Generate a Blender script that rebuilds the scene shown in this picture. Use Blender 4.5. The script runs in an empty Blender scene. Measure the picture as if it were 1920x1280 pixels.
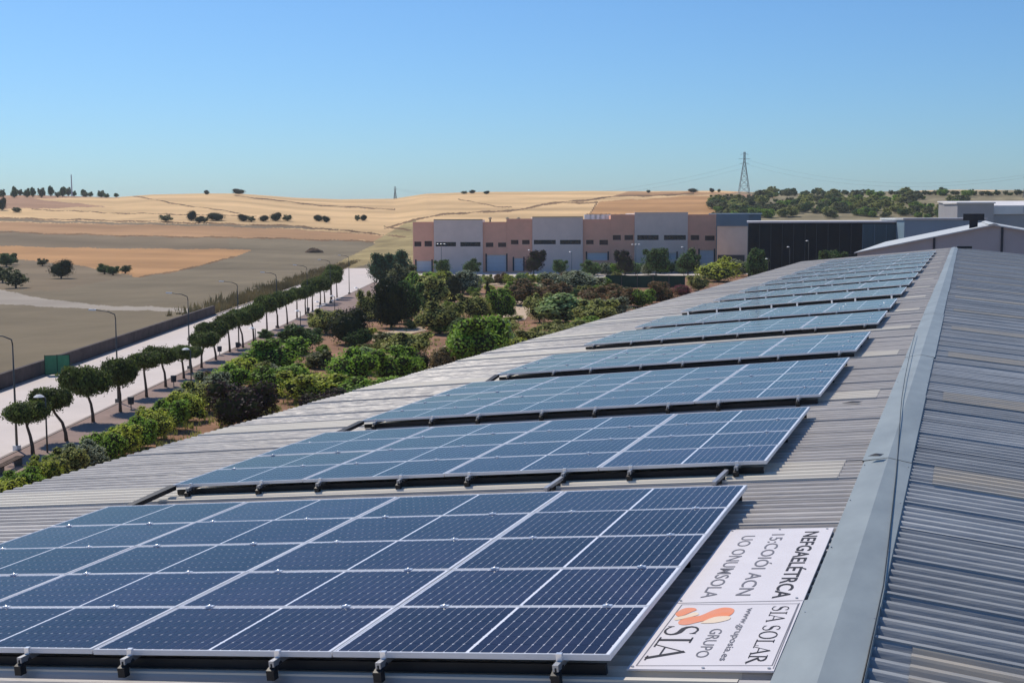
import bpy, bmesh, math, random
import numpy as np
from mathutils import Vector, Matrix
random.seed(7); np.random.seed(7)
sc = bpy.context.scene
C = sc.collection
R = math.radians

# ------------------------------------------------------------------ camera, sky, sun, exposure
F_PX, YAW, PITCH, ROLL = 2400.0, 0.33916, 0.09750, -0.004
CAM = np.array([2.0711, 0.0, 2.8098])
SUN_AZ = (-0.80, 0.60)          # horizontal direction towards the sun (x, y)
SUN_EL = R(48)
_n = math.hypot(*SUN_AZ); SUN_AZ = (SUN_AZ[0]/_n, SUN_AZ[1]/_n)
fw = np.array([-math.sin(YAW)*math.cos(PITCH), math.cos(YAW)*math.cos(PITCH), -math.sin(PITCH)])
rt = np.array([math.cos(YAW), math.sin(YAW), 0.0]); up = np.cross(rt, fw)
rt, up = rt*math.cos(ROLL)+up*math.sin(ROLL), -rt*math.sin(ROLL)+up*math.cos(ROLL)
cam_d = bpy.data.cameras.new('camera'); cam = bpy.data.objects.new('camera', cam_d); C.objects.link(cam)
cam_d.sensor_width = 36; cam_d.lens = 36*F_PX/1920; cam_d.clip_end = 20000; cam_d.clip_start = 0.1
M3 = Matrix(((rt[0], up[0], -fw[0]), (rt[1], up[1], -fw[1]), (rt[2], up[2], -fw[2])))
cam.matrix_world = Matrix.Translation(Vector(CAM)) @ M3.to_4x4()
sc.camera = cam
w = bpy.data.worlds.new('World'); sc.world = w; w.use_nodes = True
nt = w.node_tree; bg = nt.nodes['Background']
sky = nt.nodes.new('ShaderNodeTexSky'); sky.sky_type = 'NISHITA'; sky.sun_disc = False
sky.sun_elevation = SUN_EL; sky.sun_rotation = math.atan2(SUN_AZ[0], SUN_AZ[1])
sky.altitude = 0; sky.air_density = 1.0; sky.dust_density = 0.5; sky.ozone_density = 5.0
tint = nt.nodes.new('ShaderNodeMix'); tint.data_type = 'RGBA'; tint.blend_type = 'MULTIPLY'; tint.inputs[0].default_value = 1
tint.inputs[7].default_value = (0.60, 0.87, 1.11, 1)
nt.links.new(sky.outputs[0], tint.inputs[6]); nt.links.new(tint.outputs[2], bg.inputs[0]); bg.inputs[1].default_value = 0.10
sun_d = bpy.data.lights.new('sun', 'SUN'); sun = bpy.data.objects.new('sun', sun_d); C.objects.link(sun)
sun_d.energy = 4.0; sun_d.angle = R(0.5); sun_d.color = (1.0, 0.90, 0.77)
sdir = Vector((SUN_AZ[0]*math.cos(SUN_EL), SUN_AZ[1]*math.cos(SUN_EL), math.sin(SUN_EL)))
sun.rotation_euler = sdir.to_track_quat('Z', 'Y').to_euler()
vs = sc.view_settings; vs.view_transform = 'Standard'; vs.look = 'None'; vs.exposure = 0.0; vs.gamma = 1.0
vs.use_curve_mapping = False

# ------------------------------------------------------------------ placing helpers
G = -10.4                                              # ground level; z = 0 is the solar plane beside the ridge
def ray(px, py):
    d = fw*F_PX + rt*(px-960) - up*(py-640)
    return d/np.linalg.norm(d)
def at(px, py, z=G):                                   # point of a level plane seen along one sight line
    d = ray(px, py); return CAM + d*((z-CAM[2])/d[2])
def onplane(px, py, p0, n):
    d = ray(px, py); return CAM + d*(np.dot(np.array(p0)-CAM, n)/np.dot(d, n))
def depth(p): return float(np.dot(np.array(p)-CAM, fw))
def pxm(p): return F_PX/depth(p)                       # photo pixels per metre
SKYX = [-900, 0, 60, 220, 290, 380, 450, 560, 640, 740, 800, 900, 1000, 1100, 1200, 1350, 1420, 1500, 1780, 1920, 2800]
SKYY = [372, 366, 365, 369, 364, 362, 362, 370, 373, 372, 363, 360, 360, 359, 360, 360, 364, 366, 362, 364, 370]
def terrain(x, y):
    x = np.asarray(x, float); y = np.asarray(y, float)
    dx, dy = x-CAM[0], y-CAM[1]; f = dx*fw[0]+dy*fw[1]; r = dx*rt[0]+dy*rt[1]
    D = np.hypot(dx, dy); f2 = np.maximum(f, 1.0)
    px = 960+F_PX*r/f2*0.995
    ys = np.interp(px, SKYX, SKYY)
    top = CAM[2]+900*(405-ys)/F_PX - G
    t = np.clip((D-330)/(900-330), 0, 1); s = t*t*(3-2*t)*0.72+0.28*t
    s = np.where(D > 900, 1-0.25*np.clip((D-900)/500, 0, 1), s)
    h = top*s + 1.1*np.sin(x*.021+1)*np.sin(y*.017)*np.clip((D-360)/200, 0, 1)*np.clip((880-D)/200, 0, 1)
    return G + np.where(f > 1, h, 0)
def hit(px, py):
    d = ray(px, py); lo = None
    ts = np.geomspace(20, 3000, 900); P = CAM+ts[:, None]*d
    below = P[:, 2] < terrain(P[:, 0], P[:, 1])
    k = int(np.argmax(below)) if below.any() else int(np.argmin(P[:, 2]-terrain(P[:, 0], P[:, 1])))
    p = P[k].copy(); p[2] = float(terrain(p[0], p[1])); return p
def project(P):
    d = P-CAM; z = d@fw
    return 960+F_PX*(d@rt)/z, 640-F_PX*(d@up)/z

# ------------------------------------------------------------------ object helpers
def tag(o, label=None, cat=None, group=None, kind=None):
    if label: o['label'] = label
    if cat: o['category'] = cat
    if group: o['group'] = group
    if kind: o['kind'] = kind
    return o
def link(o, parent=None):
    C.objects.link(o)
    if parent is not None: o.parent = parent
    return o
def empty(name, loc=(0, 0, 0), rz=0.0, parent=None):
    o = bpy.data.objects.new(name, None); o.empty_display_size = 0.2
    o.location = [float(v) for v in loc]; o.rotation_euler = (0, 0, rz); return link(o, parent)
def place(name, me, parent=None, loc=None, rot=None, scale=None):
    o = bpy.data.objects.new(name, me)
    if loc is not None: o.location = [float(v) for v in loc]
    if rot is not None: o.rotation_euler = rot
    if scale is not None: o.scale = scale
    return link(o, parent)
class MB:
    def __init__(s): s.v = []; s.f = []; s.m = []; s.mi = 0
    def add(s, vs, fs):
        b = len(s.v); s.v += [tuple(float(c) for c in v) for v in vs]
        s.f += [tuple(b+i for i in f) for f in fs]; s.m += [s.mi]*len(fs)
        return s
    def box(s, x0, x1, y0, y1, z0, z1):
        return s.add([(x0,y0,z0),(x1,y0,z0),(x1,y1,z0),(x0,y1,z0),(x0,y0,z1),(x1,y0,z1),(x1,y1,z1),(x0,y1,z1)],
                     [(0,3,2,1),(4,5,6,7),(0,1,5,4),(1,2,6,5),(2,3,7,6),(3,0,4,7)])
    def quad(s, a, b, c, d): return s.add([a, b, c, d], [(0, 1, 2, 3)])
    def tube(s, pts, rad, n=7, cap=True):
        pts = [Vector(p) for p in pts]
        if not hasattr(rad, '__len__'): rad = [rad]*len(pts)
        rings = []
        for i, p in enumerate(pts):
            t = (pts[min(i+1, len(pts)-1)]-pts[max(i-1, 0)]).normalized()
            a = t.orthogonal().normalized() if i == 0 else (a - t*a.dot(t)).normalized()
            b = t.cross(a)
            rings += [p+(a*math.cos(2*math.pi*k/n)+b*math.sin(2*math.pi*k/n))*rad[i] for k in range(n)]
        fs = [(i*n+k, i*n+(k+1) % n, (i+1)*n+(k+1) % n, (i+1)*n+k) for i in range(len(pts)-1) for k in range(n)]
        if cap: fs += [tuple(range(n-1, -1, -1)), tuple((len(pts)-1)*n+k for k in range(n))]
        return s.add(rings, fs)
    def mesh(s, name, mats, smooth=False):
        me = bpy.data.meshes.new(name); me.from_pydata(s.v, [], s.f)
        for m in (mats if isinstance(mats, (list, tuple)) else [mats]): me.materials.append(m)
        if s.m and max(s.m) > 0: me.polygons.foreach_set('material_index', s.m)
        if smooth: me.polygons.foreach_set('use_smooth', [True]*len(s.f))
        me.update(); return me
    def build(s, name, mats, parent=None, smooth=False): return place(name, s.mesh(name, mats, smooth), parent)

# ------------------------------------------------------------------ materials
def mat(name, col, rough=0.8, metal=0.0, spec=0.3, var=0.25, scale=3.0, col2=None, stretch=(1, 1, 1), bump=0.0, bscale=20.0,
        objrand=0.0, coat=0.0, world=True, detail=4.0, islandrand=0.0, trans=0.0, macro=0.0, macroamt=.24):
    m = bpy.data.materials.new(name); m.use_nodes = True; n = m.node_tree.nodes; l = m.node_tree.links
    b = n['Principled BSDF']; b.inputs['Roughness'].default_value = rough; b.inputs['Metallic'].default_value = metal
    b.inputs['Specular IOR Level'].default_value = spec; b.inputs['Coat Weight'].default_value = coat
    b.inputs['Coat Roughness'].default_value = 0.13
    if world: src = n.new('ShaderNodeNewGeometry').outputs['Position']
    else: src = n.new('ShaderNodeTexCoord').outputs['Object']
    mp = n.new('ShaderNodeMapping'); mp.inputs['Scale'].default_value = stretch; l.new(src, mp.inputs[0])
    t = n.new('ShaderNodeTexNoise'); t.inputs['Scale'].default_value = scale; t.inputs['Detail'].default_value = detail
    t.inputs['Roughness'].default_value = 0.62; l.new(mp.outputs[0], t.inputs[0])
    mx = n.new('ShaderNodeMix'); mx.data_type = 'RGBA'
    c2 = col2 if col2 else tuple(c*(1-var) for c in col)
    c1 = col if col2 else tuple(min(c*(1+var), 1) for c in col)
    mx.inputs[6].default_value = (*c2, 1); mx.inputs[7].default_value = (*c1, 1)
    mr = n.new('ShaderNodeMapRange'); mr.inputs[1].default_value = 0.3; mr.inputs[2].default_value = 0.7
    l.new(t.outputs[0], mr.inputs[0]); l.new(mr.outputs[0], mx.inputs[0]); out = mx.outputs[2]
    for amt, o in ((objrand, 'obj'), (islandrand, 'isl')):
        if amt:
            r_ = n.new('ShaderNodeObjectInfo').outputs['Random'] if o == 'obj' else n.new('ShaderNodeNewGeometry').outputs['Random Per Island']
            m2 = n.new('ShaderNodeMapRange'); m2.inputs[3].default_value = 1-amt; m2.inputs[4].default_value = 1+amt; l.new(r_, m2.inputs[0])
            hs = n.new('ShaderNodeHueSaturation'); l.new(m2.outputs[0], hs.inputs['Value']); l.new(out, hs.inputs['Color']); out = hs.outputs[0]
    if macro:
        t3 = n.new('ShaderNodeTexNoise'); t3.inputs['Scale'].default_value = macro; t3.inputs['Detail'].default_value = 4
        mp3 = n.new('ShaderNodeMapping'); mp3.inputs['Rotation'].default_value = (0, 0, .5); mp3.inputs['Scale'].default_value = (.35, 1.6, 1); l.new(src, mp3.inputs[0]); l.new(mp3.outputs[0], t3.inputs[0])
        m4 = n.new('ShaderNodeMapRange'); m4.inputs[1].default_value = .3; m4.inputs[2].default_value = .7; m4.inputs[3].default_value = 1-macroamt; m4.inputs[4].default_value = 1+macroamt
        l.new(t3.outputs[0], m4.inputs[0]); hs = n.new('ShaderNodeHueSaturation'); l.new(m4.outputs[0], hs.inputs['Value']); l.new(out, hs.inputs['Color']); out = hs.outputs[0]
    l.new(out, b.inputs['Base Color'])
    if trans: b.inputs['Subsurface Weight'].default_value = 0.0
    if bump:
        t2 = n.new('ShaderNodeTexNoise'); t2.inputs['Scale'].default_value = bscale; t2.inputs['Detail'].default_value = 5; l.new(mp.outputs[0], t2.inputs[0])
        bp = n.new('ShaderNodeBump'); bp.inputs['Strength'].default_value = bump; bp.inputs['Distance'].default_value = 0.05
        l.new(t2.outputs[0], bp.inputs['Height']); l.new(bp.outputs[0], b.inputs['Normal'])
    return m
def leafmat(name, col, var=0.35, objrand=0.18, trans=0.38):
    m = mat(name, col, rough=0.62, spec=0.22, var=var, scale=1.3, objrand=objrand, islandrand=0.4)
    n = m.node_tree.nodes; l = m.node_tree.links; b = n['Principled BSDF']
    tr = n.new('ShaderNodeBsdfTranslucent'); l.new(b.inputs['Base Color'].links[0].from_socket, tr.inputs[0])
    ms = n.new('ShaderNodeMixShader'); ms.inputs[0].default_value = trans
    l.new(b.outputs[0], ms.inputs[1]); l.new(tr.outputs[0], ms.inputs[2]); l.new(ms.outputs[0], n['Material Output'].inputs[0])
    return m

mt = {}
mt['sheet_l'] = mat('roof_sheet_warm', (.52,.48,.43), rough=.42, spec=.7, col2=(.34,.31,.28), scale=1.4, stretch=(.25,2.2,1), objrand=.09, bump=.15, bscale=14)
mt['sheet_r'] = mat('roof_sheet_shaded_blue_grey', (.385,.405,.415), rough=.6, spec=.25, col2=(.22,.24,.26), scale=1.6, stretch=(.3,2.2,1), objrand=.13, bump=.15, bscale=14)  # right slope: shade of the side turned from the sun put into the base colour
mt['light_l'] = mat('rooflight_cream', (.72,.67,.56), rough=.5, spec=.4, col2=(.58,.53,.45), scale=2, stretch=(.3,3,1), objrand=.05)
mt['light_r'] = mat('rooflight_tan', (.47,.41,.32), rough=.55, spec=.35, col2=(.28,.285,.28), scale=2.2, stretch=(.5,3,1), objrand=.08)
mt['cap'] = mat('galvanised_cap', (.31,.355,.36), rough=.5, metal=.0, spec=.5, col2=(.23,.265,.275), scale=1.1, stretch=(2,.7,1), objrand=.05)
mt['alu'] = mat('aluminium', (.72,.73,.76), rough=.35, metal=.15, spec=.5, var=.05)
mt['backsheet'] = mat('backsheet', (.80,.83,.92), rough=.9, var=.04, spec=.0, coat=1)
mt['cell'] = mat('solar_cell', (.024,.021,.056), rough=.9, spec=.0, col2=(.009,.009,.032), scale=1.7, objrand=.25, coat=1)
for k_ in ('cell', 'backsheet'):
    b_ = mt[k_].node_tree.nodes['Principled BSDF']; b_.inputs['Sheen Weight'].default_value = .04; b_.inputs['Sheen Roughness'].default_value = .22; b_.inputs['Sheen Tint'].default_value = (.75, .83, 1, 1)
    mt[k_].node_tree.nodes['Principled BSDF'].inputs['Coat IOR'].default_value = 1.15; mt[k_].node_tree.nodes['Principled BSDF'].inputs['Coat Roughness'].default_value = .10
mt['rail'] = mat('rail_aluminium', (.42,.43,.45), rough=.4, metal=.6, var=.1)
mt['black'] = mat('black_bracket', (.018,.018,.02), rough=.5, var=.2)
mt['clamp'] = mat('clamp_steel', (.90,.90,.92), rough=.28, metal=.6, var=.03)
mt['sign'] = mat('sign_white', (.74,.71,.73), rough=.5, col2=(.68,.65,.67), scale=2)
mt['ink'] = mat('sign_ink', (.025,.022,.028), rough=.6, var=.1)
mt['ink_grey'] = mat('sign_ink_grey', (.17,.17,.20), rough=.6, var=.1)
mt['orange'] = mat('sign_orange', (.85,.25,.10), rough=.6, col2=(.75,.33,.22), scale=4)
mt['cream'] = mat('sign_cream', (.80,.66,.50), rough=.6, var=.05)
mt['wall_own'] = mat('warehouse_wall', (.5,.48,.45), var=.1)
for k, c, v in (('stubble', (.42,.245,.125), .1), ('pale', (.68,.46,.235), .09), ('ploughed', (.21,.17,.11), .13), ('orange_field', (.47,.26,.115), .12),
                ('verge', (.20,.12,.06), .3), ('dirt', (.40,.35,.29), .12), ('scrub_ground', (.27,.23,.14), .3), ('drygrass', (.36,.28,.13), .35),
                ('garden', (.29,.165,.105), .28), ('greyfield', (.215,.165,.105), .12), ('rose', (.42,.25,.155), .14)):
    mt[k] = mat(k, c, rough=.95, spec=.1, var=v, scale=.045 if k in ('stubble','pale','greyfield','orange_field','rose') else .12, detail=9,
                bump=.4 if k in ('ploughed','verge','garden','drygrass') else 0, bscale=1.5, stretch=(1, .45, 1) if k != 'garden' else (1,1,1), macro=.02 if k != 'garden' else .3)
mt['road'] = mat('pale_concrete', (.63,.56,.52), rough=.85, spec=.2, var=.07, scale=.25, detail=9)
mt['pave'] = mat('pinkish_paving', (.33,.235,.205), rough=.9, spec=.15, col2=(.23,.17,.145), scale=.5, detail=8)
mt['kerb'] = mat('kerb_stone', (.30,.25,.225), rough=.9, var=.12)
mt['sand'] = mat('sand_path', (.55,.42,.30), rough=.95, spec=.1, var=.12, scale=.6)
mt['darkwall'] = mat('dark_wall', (.085,.068,.066), rough=.9, spec=.2, var=.3, scale=.7, detail=6, bump=.3, bscale=3)
mt['asphalt'] = mat('asphalt', (.10,.095,.095), rough=.9, var=.12)
mt['bark'] = mat('bark', (.13,.095,.075), rough=.95, spec=.1, var=.3, scale=6, world=False)
mt['post'] = mat('lamp_post_paint', (.10,.10,.095), rough=.5, metal=.3, var=.1)
mt['lamphead'] = mat('lamp_head', (.80,.80,.78), rough=.4, var=.03)
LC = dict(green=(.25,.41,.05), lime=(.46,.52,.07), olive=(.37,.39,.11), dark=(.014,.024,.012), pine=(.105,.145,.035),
          bluegreen=(.055,.125,.065), reddish=(.20,.12,.055), purple=(.050,.030,.034), cream=(.40,.31,.16),
          silver=(.30,.34,.22), pink=(.26,.07,.085), dgreen=(.10,.18,.05), scrub=(.17,.185,.085), palegreen=(.34,.46,.18))
for k, c in LC.items(): mt['leaf_'+k] = leafmat('leaf_'+k, c)
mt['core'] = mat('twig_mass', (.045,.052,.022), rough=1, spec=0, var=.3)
mt['pinkwall'] = mat('pink_wall', (.82,.43,.30), rough=.9, spec=.15, var=.07, scale=.4, detail=6)
mt['greywall'] = mat('grey_wall', (.74,.595,.52), rough=.9, spec=.15, var=.06, scale=.4, detail=6)
mt['beigewall'] = mat('beige_wall', (.62,.55,.47), rough=.9, spec=.15, var=.07, scale=.4)
mt['whitepaint'] = mat('white_paint', (.66,.65,.66), rough=.7, var=.05)
mt['coping'] = mat('coping', (.40,.33,.22), rough=.8, var=.12)
mt['glass'] = mat('dark_glass', (.012,.012,.02), rough=.18, spec=.5, var=.3)
mt['redglass'] = mat('tinted_glass', (.06,.022,.024), rough=.25, spec=.5, var=.3)
mt['whitedoor'] = mat('roller_door', (.52,.56,.60), rough=.6, var=.05)
mt['frame_dark'] = mat('dark_trim', (.035,.045,.06), rough=.6, var=.1)
mt['blackclad'] = mat('black_cladding', (.006,.010,.017), rough=.7, spec=.12, var=.3, scale=.2, stretch=(3,3,.1))
mt['tealclad'] = mat('teal_cladding', (.035,.085,.115), rough=.5, spec=.3, var=.12, scale=.3, stretch=(3,3,.1))
mt['blueclad'] = mat('blue_grey_cladding', (.22,.32,.39), rough=.5, spec=.3, var=.05, scale=.3)
mt['bluefascia'] = mat('blue_fascia', (.10,.17,.23), rough=.5, spec=.3, var=.06, scale=.3)
mt['paleroof'] = mat('pale_roof', (.56,.58,.57), rough=.5, spec=.4, var=.07, scale=.3, stretch=(1,4,1))
mt['whiteroof'] = mat('white_roof', (.84,.80,.76), rough=.5, spec=.4, var=.08, scale=.2)
mt['hallwall'] = mat('hall_wall', (.40,.39,.40), rough=.85, spec=.2, var=.05, scale=.4)
mt['greenmesh'] = mat('green_screen', (.012,.052,.035), rough=.8, spec=.2, var=.25, scale=1.0)
mt['greenbin'] = mat('green_plastic', (.03,.20,.095), rough=.5, spec=.4, var=.12)
mt['steel'] = mat('pylon_steel', (.16,.18,.20), rough=.6, metal=.3, var=.1)
mt['mast'] = mat('mast_paint', (.5,.55,.6), rough=.6, var=.1)
mt['purl'] = mat('dark_vent', (.02,.02,.025), rough=.7, var=.1)
mt['soil_pile'] = mat('soil_pile', (.12,.075,.045), rough=.95, var=.3)
mt['cloud'] = mat('cloud', (.8,.8,.82), rough=1, spec=0, var=.02)

# ------------------------------------------------------------------ setting: terrain
def in_poly(px, py, poly):
    n = len(poly); ins = np.zeros(px.shape, bool)
    for i in range(n):
        x1, y1 = poly[i]; x2, y2 = poly[(i+1) % n]
        if y1 == y2: continue
        c = ((y1 > py) != (y2 > py)) & (px < (x2-x1)*(py-y1)/(y2-y1)+x1)
        ins ^= c
    return ins
def near_line(px, py, line, wd):
    r_ = np.zeros(px.shape, bool)
    for (x1, y1), (x2, y2) in zip(line, line[1:]):
        L2 = (x2-x1)**2+(y2-y1)**2
        t = np.clip(((px-x1)*(x2-x1)+(py-y1)*(y2-y1))/L2, 0, 1)
        r_ |= np.hypot(px-x1-t*(x2-x1), (py-y1-t*(y2-y1))*1.0) < wd
    return r_
az = np.concatenate([np.linspace(-180, -25, 40), np.linspace(-24.5, 24.5, 860), np.linspace(25, 180, 40)])
# distances: chosen so that neighbouring rings stay about a pixel apart where the ground is flat, then even steps up the hills
Ds = np.concatenate([[1.0, 20.0, 40.0], 13.2*F_PX/np.linspace(455, 76, 400), np.linspace(420, 930, 230)[1:], [1000, 1150, 1400, 2500, 5200]])
AZ, DD = np.meshgrid(np.radians(az), Ds, indexing='ij')
base = math.atan2(fw[1], fw[0])
X = CAM[0]+DD*np.cos(base-AZ); Y = CAM[1]+DD*np.sin(base-AZ); Z = terrain(X, Y)
na, nd = AZ.shape
V = np.stack([X, Y, Z], -1).reshape(-1, 3)
PX, PY = project(V); back = ((V-CAM)@fw) < 5; PX[back] = -9999
idx = np.arange(na*nd).reshape(na, nd)
faces = np.stack([idx[:-1, :-1], idx[1:, :-1], idx[1:, 1:], idx[:-1, 1:]], -1).reshape(-1, 4)[:, ::-1]
cx_ = PX[faces].mean(1); cy_ = PY[faces].mean(1)
wob = 1.2*np.sin(cx_*.05)+.7*np.sin(cx_*.13+cy_*.2)+np.random.normal(0, .55, cx_.shape)
cyw = cy_+wob*.6
reg = np.zeros(len(faces), int)       # 0 ploughed
NAMES = ['ploughed_field', 'pale_hillside', 'stubble_field', 'orange_stubble_field', 'grey_field', 'field_verge', 'dirt_track', 'scrub_hillside',
         'dry_grass_verge', 'garden_soil', 'rose_field', 'open_ground']
RM = ['ploughed', 'pale', 'stubble', 'orange_field', 'greyfield', 'verge', 'dirt', 'scrub_ground', 'drygrass', 'garden', 'rose', 'garden']
back_f = cx_ < -2500
dist_f = np.hypot(V[faces, 0].mean(1)-CAM[0], V[faces, 1].mean(1)-CAM[1])
reg[:] = 0
reg[dist_f > 395] = 1
P_ = lambda pts, i: reg.__setitem__(in_poly(cx_, cyw, pts), i)
P_([(-3000,378),(-3000,300),(240,300),(225,372),(330,388),(200,396),(-3000,392)], 10)       # brownish slope below the tree line
P_([(60,372),(240,370),(420,392),(300,404),(-100,404),(0,392),(200,388)], 1)
P_([(-3000,392),(0,392),(160,397),(420,406),(0,408),(-3000,408)], 1)
P_([(-3000,409),(0,409),(140,415),(330,419),(560,424),(640,430),(400,426),(120,418),(0,415),(-3000,415)], 4)
P_([(-3000,416),(0,416),(140,419),(400,424),(560,430),(700,440),(760,446),(720,452),(480,446),(300,444),(120,439),(0,433),(-3000,433)], 2)
P_([(-3000,433),(0,433),(120,439),(300,444),(480,446),(600,449),(560,470),(470,468),(160,465),(0,461),(-3000,461)], 4)
P_([(430,446),(700,452),(720,500),(380,560),(430,480)], 0)
P_([(-3000,461),(0,461),(160,465),(470,468),(440,482),(330,508),(260,520),(60,488),(-3000,486)], 3)
P_([(-3000,486),(60,488),(140,497),(250,516),(180,530),(110,545),(-3000,542)], 4)
P_([(-3000,543),(0,543),(60,556),(180,572),(420,580),(400,586),(180,580),(60,573),(0,571),(-3000,570)], 6)
P_([(395,590),(470,552),(600,508),(720,450),(775,440),(775,500),(700,492),(560,533),(430,578)], 8)
P_([(700,452),(775,410),(800,440),(780,478),(720,480)], 8)
P_([(1100,404),(1125,378),(1300,367),(1430,372),(1390,384),(1320,404)], 3)
P_([(1300,362),(4000,340),(4000,560),(1310,560),(1310,408),(1385,386),(1460,368)], 7)
P_([(1340,363),(1460,366),(1380,374),(1330,368)], 10)
P_([(1180,359),(1420,361),(1300,366),(1150,368)], 2)
for ln, wd in (([( -100,432),(120,439),(300,443.5),(480,446),(700,453)],1.3), ([( -100,408),(60,410),(330,417),(560,424),(680,436),(760,444)],1.3),
               ([(60,392),(200,399),(420,404),(480,404)],.8), ([(250,368),(330,382),(450,400)],.9), ([(440,366),(560,381),(640,388),(740,392)],1.1),
               ([(720,428),(740,422),(830,401),(950,396),(1040,381),(1160,368),(1300,364)],1.7), ([(720,424),(770,432)],1.5), ([(1105,402),(1120,379),(1060,381)],1.2),
               ([(860,373),(930,388),(960,388)],.8), ([(440,482),(330,508),(260,520)],1.3), ([(1100,401),(1180,404)],1.2)):
    reg[near_line(cx_, cyw, ln, wd*(.72+.45*np.sin(cx_*.11+1)*np.sin(cx_*.037)+.3*np.random.rand(len(cx_)))) & (cx_ > -500)] = 5
KERB = [(-300,1003),(0,862),(170,781),(300,720),(412,668),(531,604),(621,562),(669,545),(702,533)]
garden = [(-400,1180),(-300,1003),(0,862),(412,668),(690,546),(775,515),(1500,500),(3000,560),(3000,1400),(-400,1400)]
P_(garden, 9)
reg[(dist_f < 60) & (reg == 0) & (cx_ > 0)] = 9
reg[cx_ < -2500] = 11
reg[dist_f > 1120] = 1
for i, nm in enumerate(NAMES):
    sel = faces[reg == i]
    if not len(sel): continue
    u, inv = np.unique(sel, return_inverse=True)
    me = bpy.data.meshes.new(nm); me.from_pydata(V[u].tolist(), [], inv.reshape(-1, 4).tolist()); me.materials.append(mt[RM[i]])
    me.polygons.foreach_set('use_smooth', [True]*len(sel)); me.update()
    tag(place(nm, me), kind='structure')

def sheet(name, pts, m, dz, kind='structure', thick=0.0, parent=None):
    """a level slab over the ground whose outline is a list of (x, y) ground points"""
    b = MB(); n = len(pts)
    vs_ = [(p[0], p[1], G+dz) for p in pts]
    b.add(vs_, [tuple(range(n))])
    if thick:
        b.add([(p[0], p[1], G+dz-thick) for p in pts]+vs_, [(i, (i+1) % n, n+(i+1) % n, n+i) for i in range(n)])
    o = b.build(name, m, parent)
    if kind: o['kind'] = kind
    return o
def strip(name, A, B, m, dz, thick=0.0, kind='structure'):
    b = MB()
    for i in range(len(A)-1):
        q = [A[i], A[i+1], B[i+1], B[i]]
        b.quad(*[(p[0], p[1], G+dz) for p in q])
        if thick:
            for s_ in (A, B): b.quad((*s_[i][:2], G+dz), (*s_[i+1][:2], G+dz), (*s_[i+1][:2], G+dz-thick), (*s_[i][:2], G+dz-thick))
    b.v = b.v; o = b.build(name, m); me = o.data
    bm = bmesh.new(); bm.from_mesh(me); bmesh.ops.remove_doubles(bm, verts=bm.verts, dist=1e-4); bmesh.ops.recalc_face_normals(bm, faces=bm.faces); bm.to_mesh(me); bm.free()
    if kind: o['kind'] = kind
    return o
# the road runs straight away from the viewer; both edges are straight ground lines
def gl(line, n=14):                                    # resample a pixel polyline as ground points
    P = [at(*p)[:2] for p in line]; P = [np.array(p) for p in P]
    seg = [0]; [seg.append(seg[-1]+np.linalg.norm(b-a)) for a, b in zip(P, P[1:])]
    t = np.linspace(0, seg[-1], n); return [np.array([np.interp(k, seg, [p[0] for p in P]), np.interp(k, seg, [p[1] for p in P])]) for k in t]
k0, k1 = at(0, 862)[:2], at(669, 545)[:2]; kd = (k1-k0)/np.linalg.norm(k1-k0)
w0, w1 = at(0, 736)[:2], at(700, 486)[:2]; wd_ = (w1-w0)/np.linalg.norm(w1-w0)
kn = np.array([kd[1], -kd[0]])                          # to the right of the kerb (towards the garden)
def kp(s, off=0.0): return k0+kd*s+kn*off               # s metres along the kerb from the picture's left edge
KL = float(np.linalg.norm(k1-k0))
Rn = [kp(s) for s in np.linspace(-60, KL+30, 24)]
Wn = [w0+wd_*s for s in np.linspace(-60, np.linalg.norm(w1-w0)+45, 24)]
strip('road', Rn, Wn, mt['road'], 0.03)
strip('kerb', [kp(s, 0) for s in np.linspace(-60, KL+30, 30)], [kp(s, .22) for s in np.linspace(-60, KL+30, 30)], mt['kerb'], 0.15, 0.13)
rightedge = gl([(-260,1015),(0,905),(230,800),(450,694),(560,640),(650,588),(720,545)], 24)
strip('pavement', [kp(s, .225) for s in np.linspace(-60, KL+30, 24)], rightedge, mt['pave'], 0.12, 0.1)
strip('kerb_strip', [w0+wd_*s-kn*0.0 for s in np.linspace(-60, 360, 24)], [w0+wd_*s-kn*.35 for s in np.linspace(-60, 360, 24)], mt['kerb'], 0.10, 0.08)
for pts in ([(790,700),(830,650),(870,640),(860,670),(825,705)], [(955,560),(1000,545),(1010,560),(985,600),(950,606),(930,598)],
            [(1100,541),(860,535),(880,528),(1110,533)], [(690,628),(790,613),(800,620),(700,642)], [(395,712),(450,690),(475,682),(470,700),(400,730)]):
    sheet('sand_path', [at(*p) for p in pts], mt['sand'], 0.06)
sheet('road', [at(*p) for p in [(700,533),(1500,512),(1600,505),(1500,499),(775,509),(700,496)]], mt['road'], 0.05)

# dark low wall along the far side of the road
wl = float(np.linalg.norm(at(410, 590)[:2]-w0))
wall = MB(); wn = -np.array([wd_[1], -wd_[0]])
pw = lambda s, o, z: (*(w0+wd_*s+wn*o), G+z)
for a in np.arange(-60, wl-.1, 12.0):
    b_ = min(a+11.97, wl); h_ = 1.25
    wall.add([pw(a,.4,0),pw(b_,.4,0),pw(b_,.75,0),pw(a,.75,0),pw(a,.4,h_),pw(b_,.4,h_),pw(b_,.75,h_),pw(a,.75,h_)],
             [(0,3,2,1),(4,5,6,7),(0,1,5,4),(1,2,6,5),(2,3,7,6),(3,0,4,7)])
tag(wall.build('boundary_wall', mt['darkwall']), 'long low dark brown wall between the ploughed field and the concrete road', 'wall')

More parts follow.
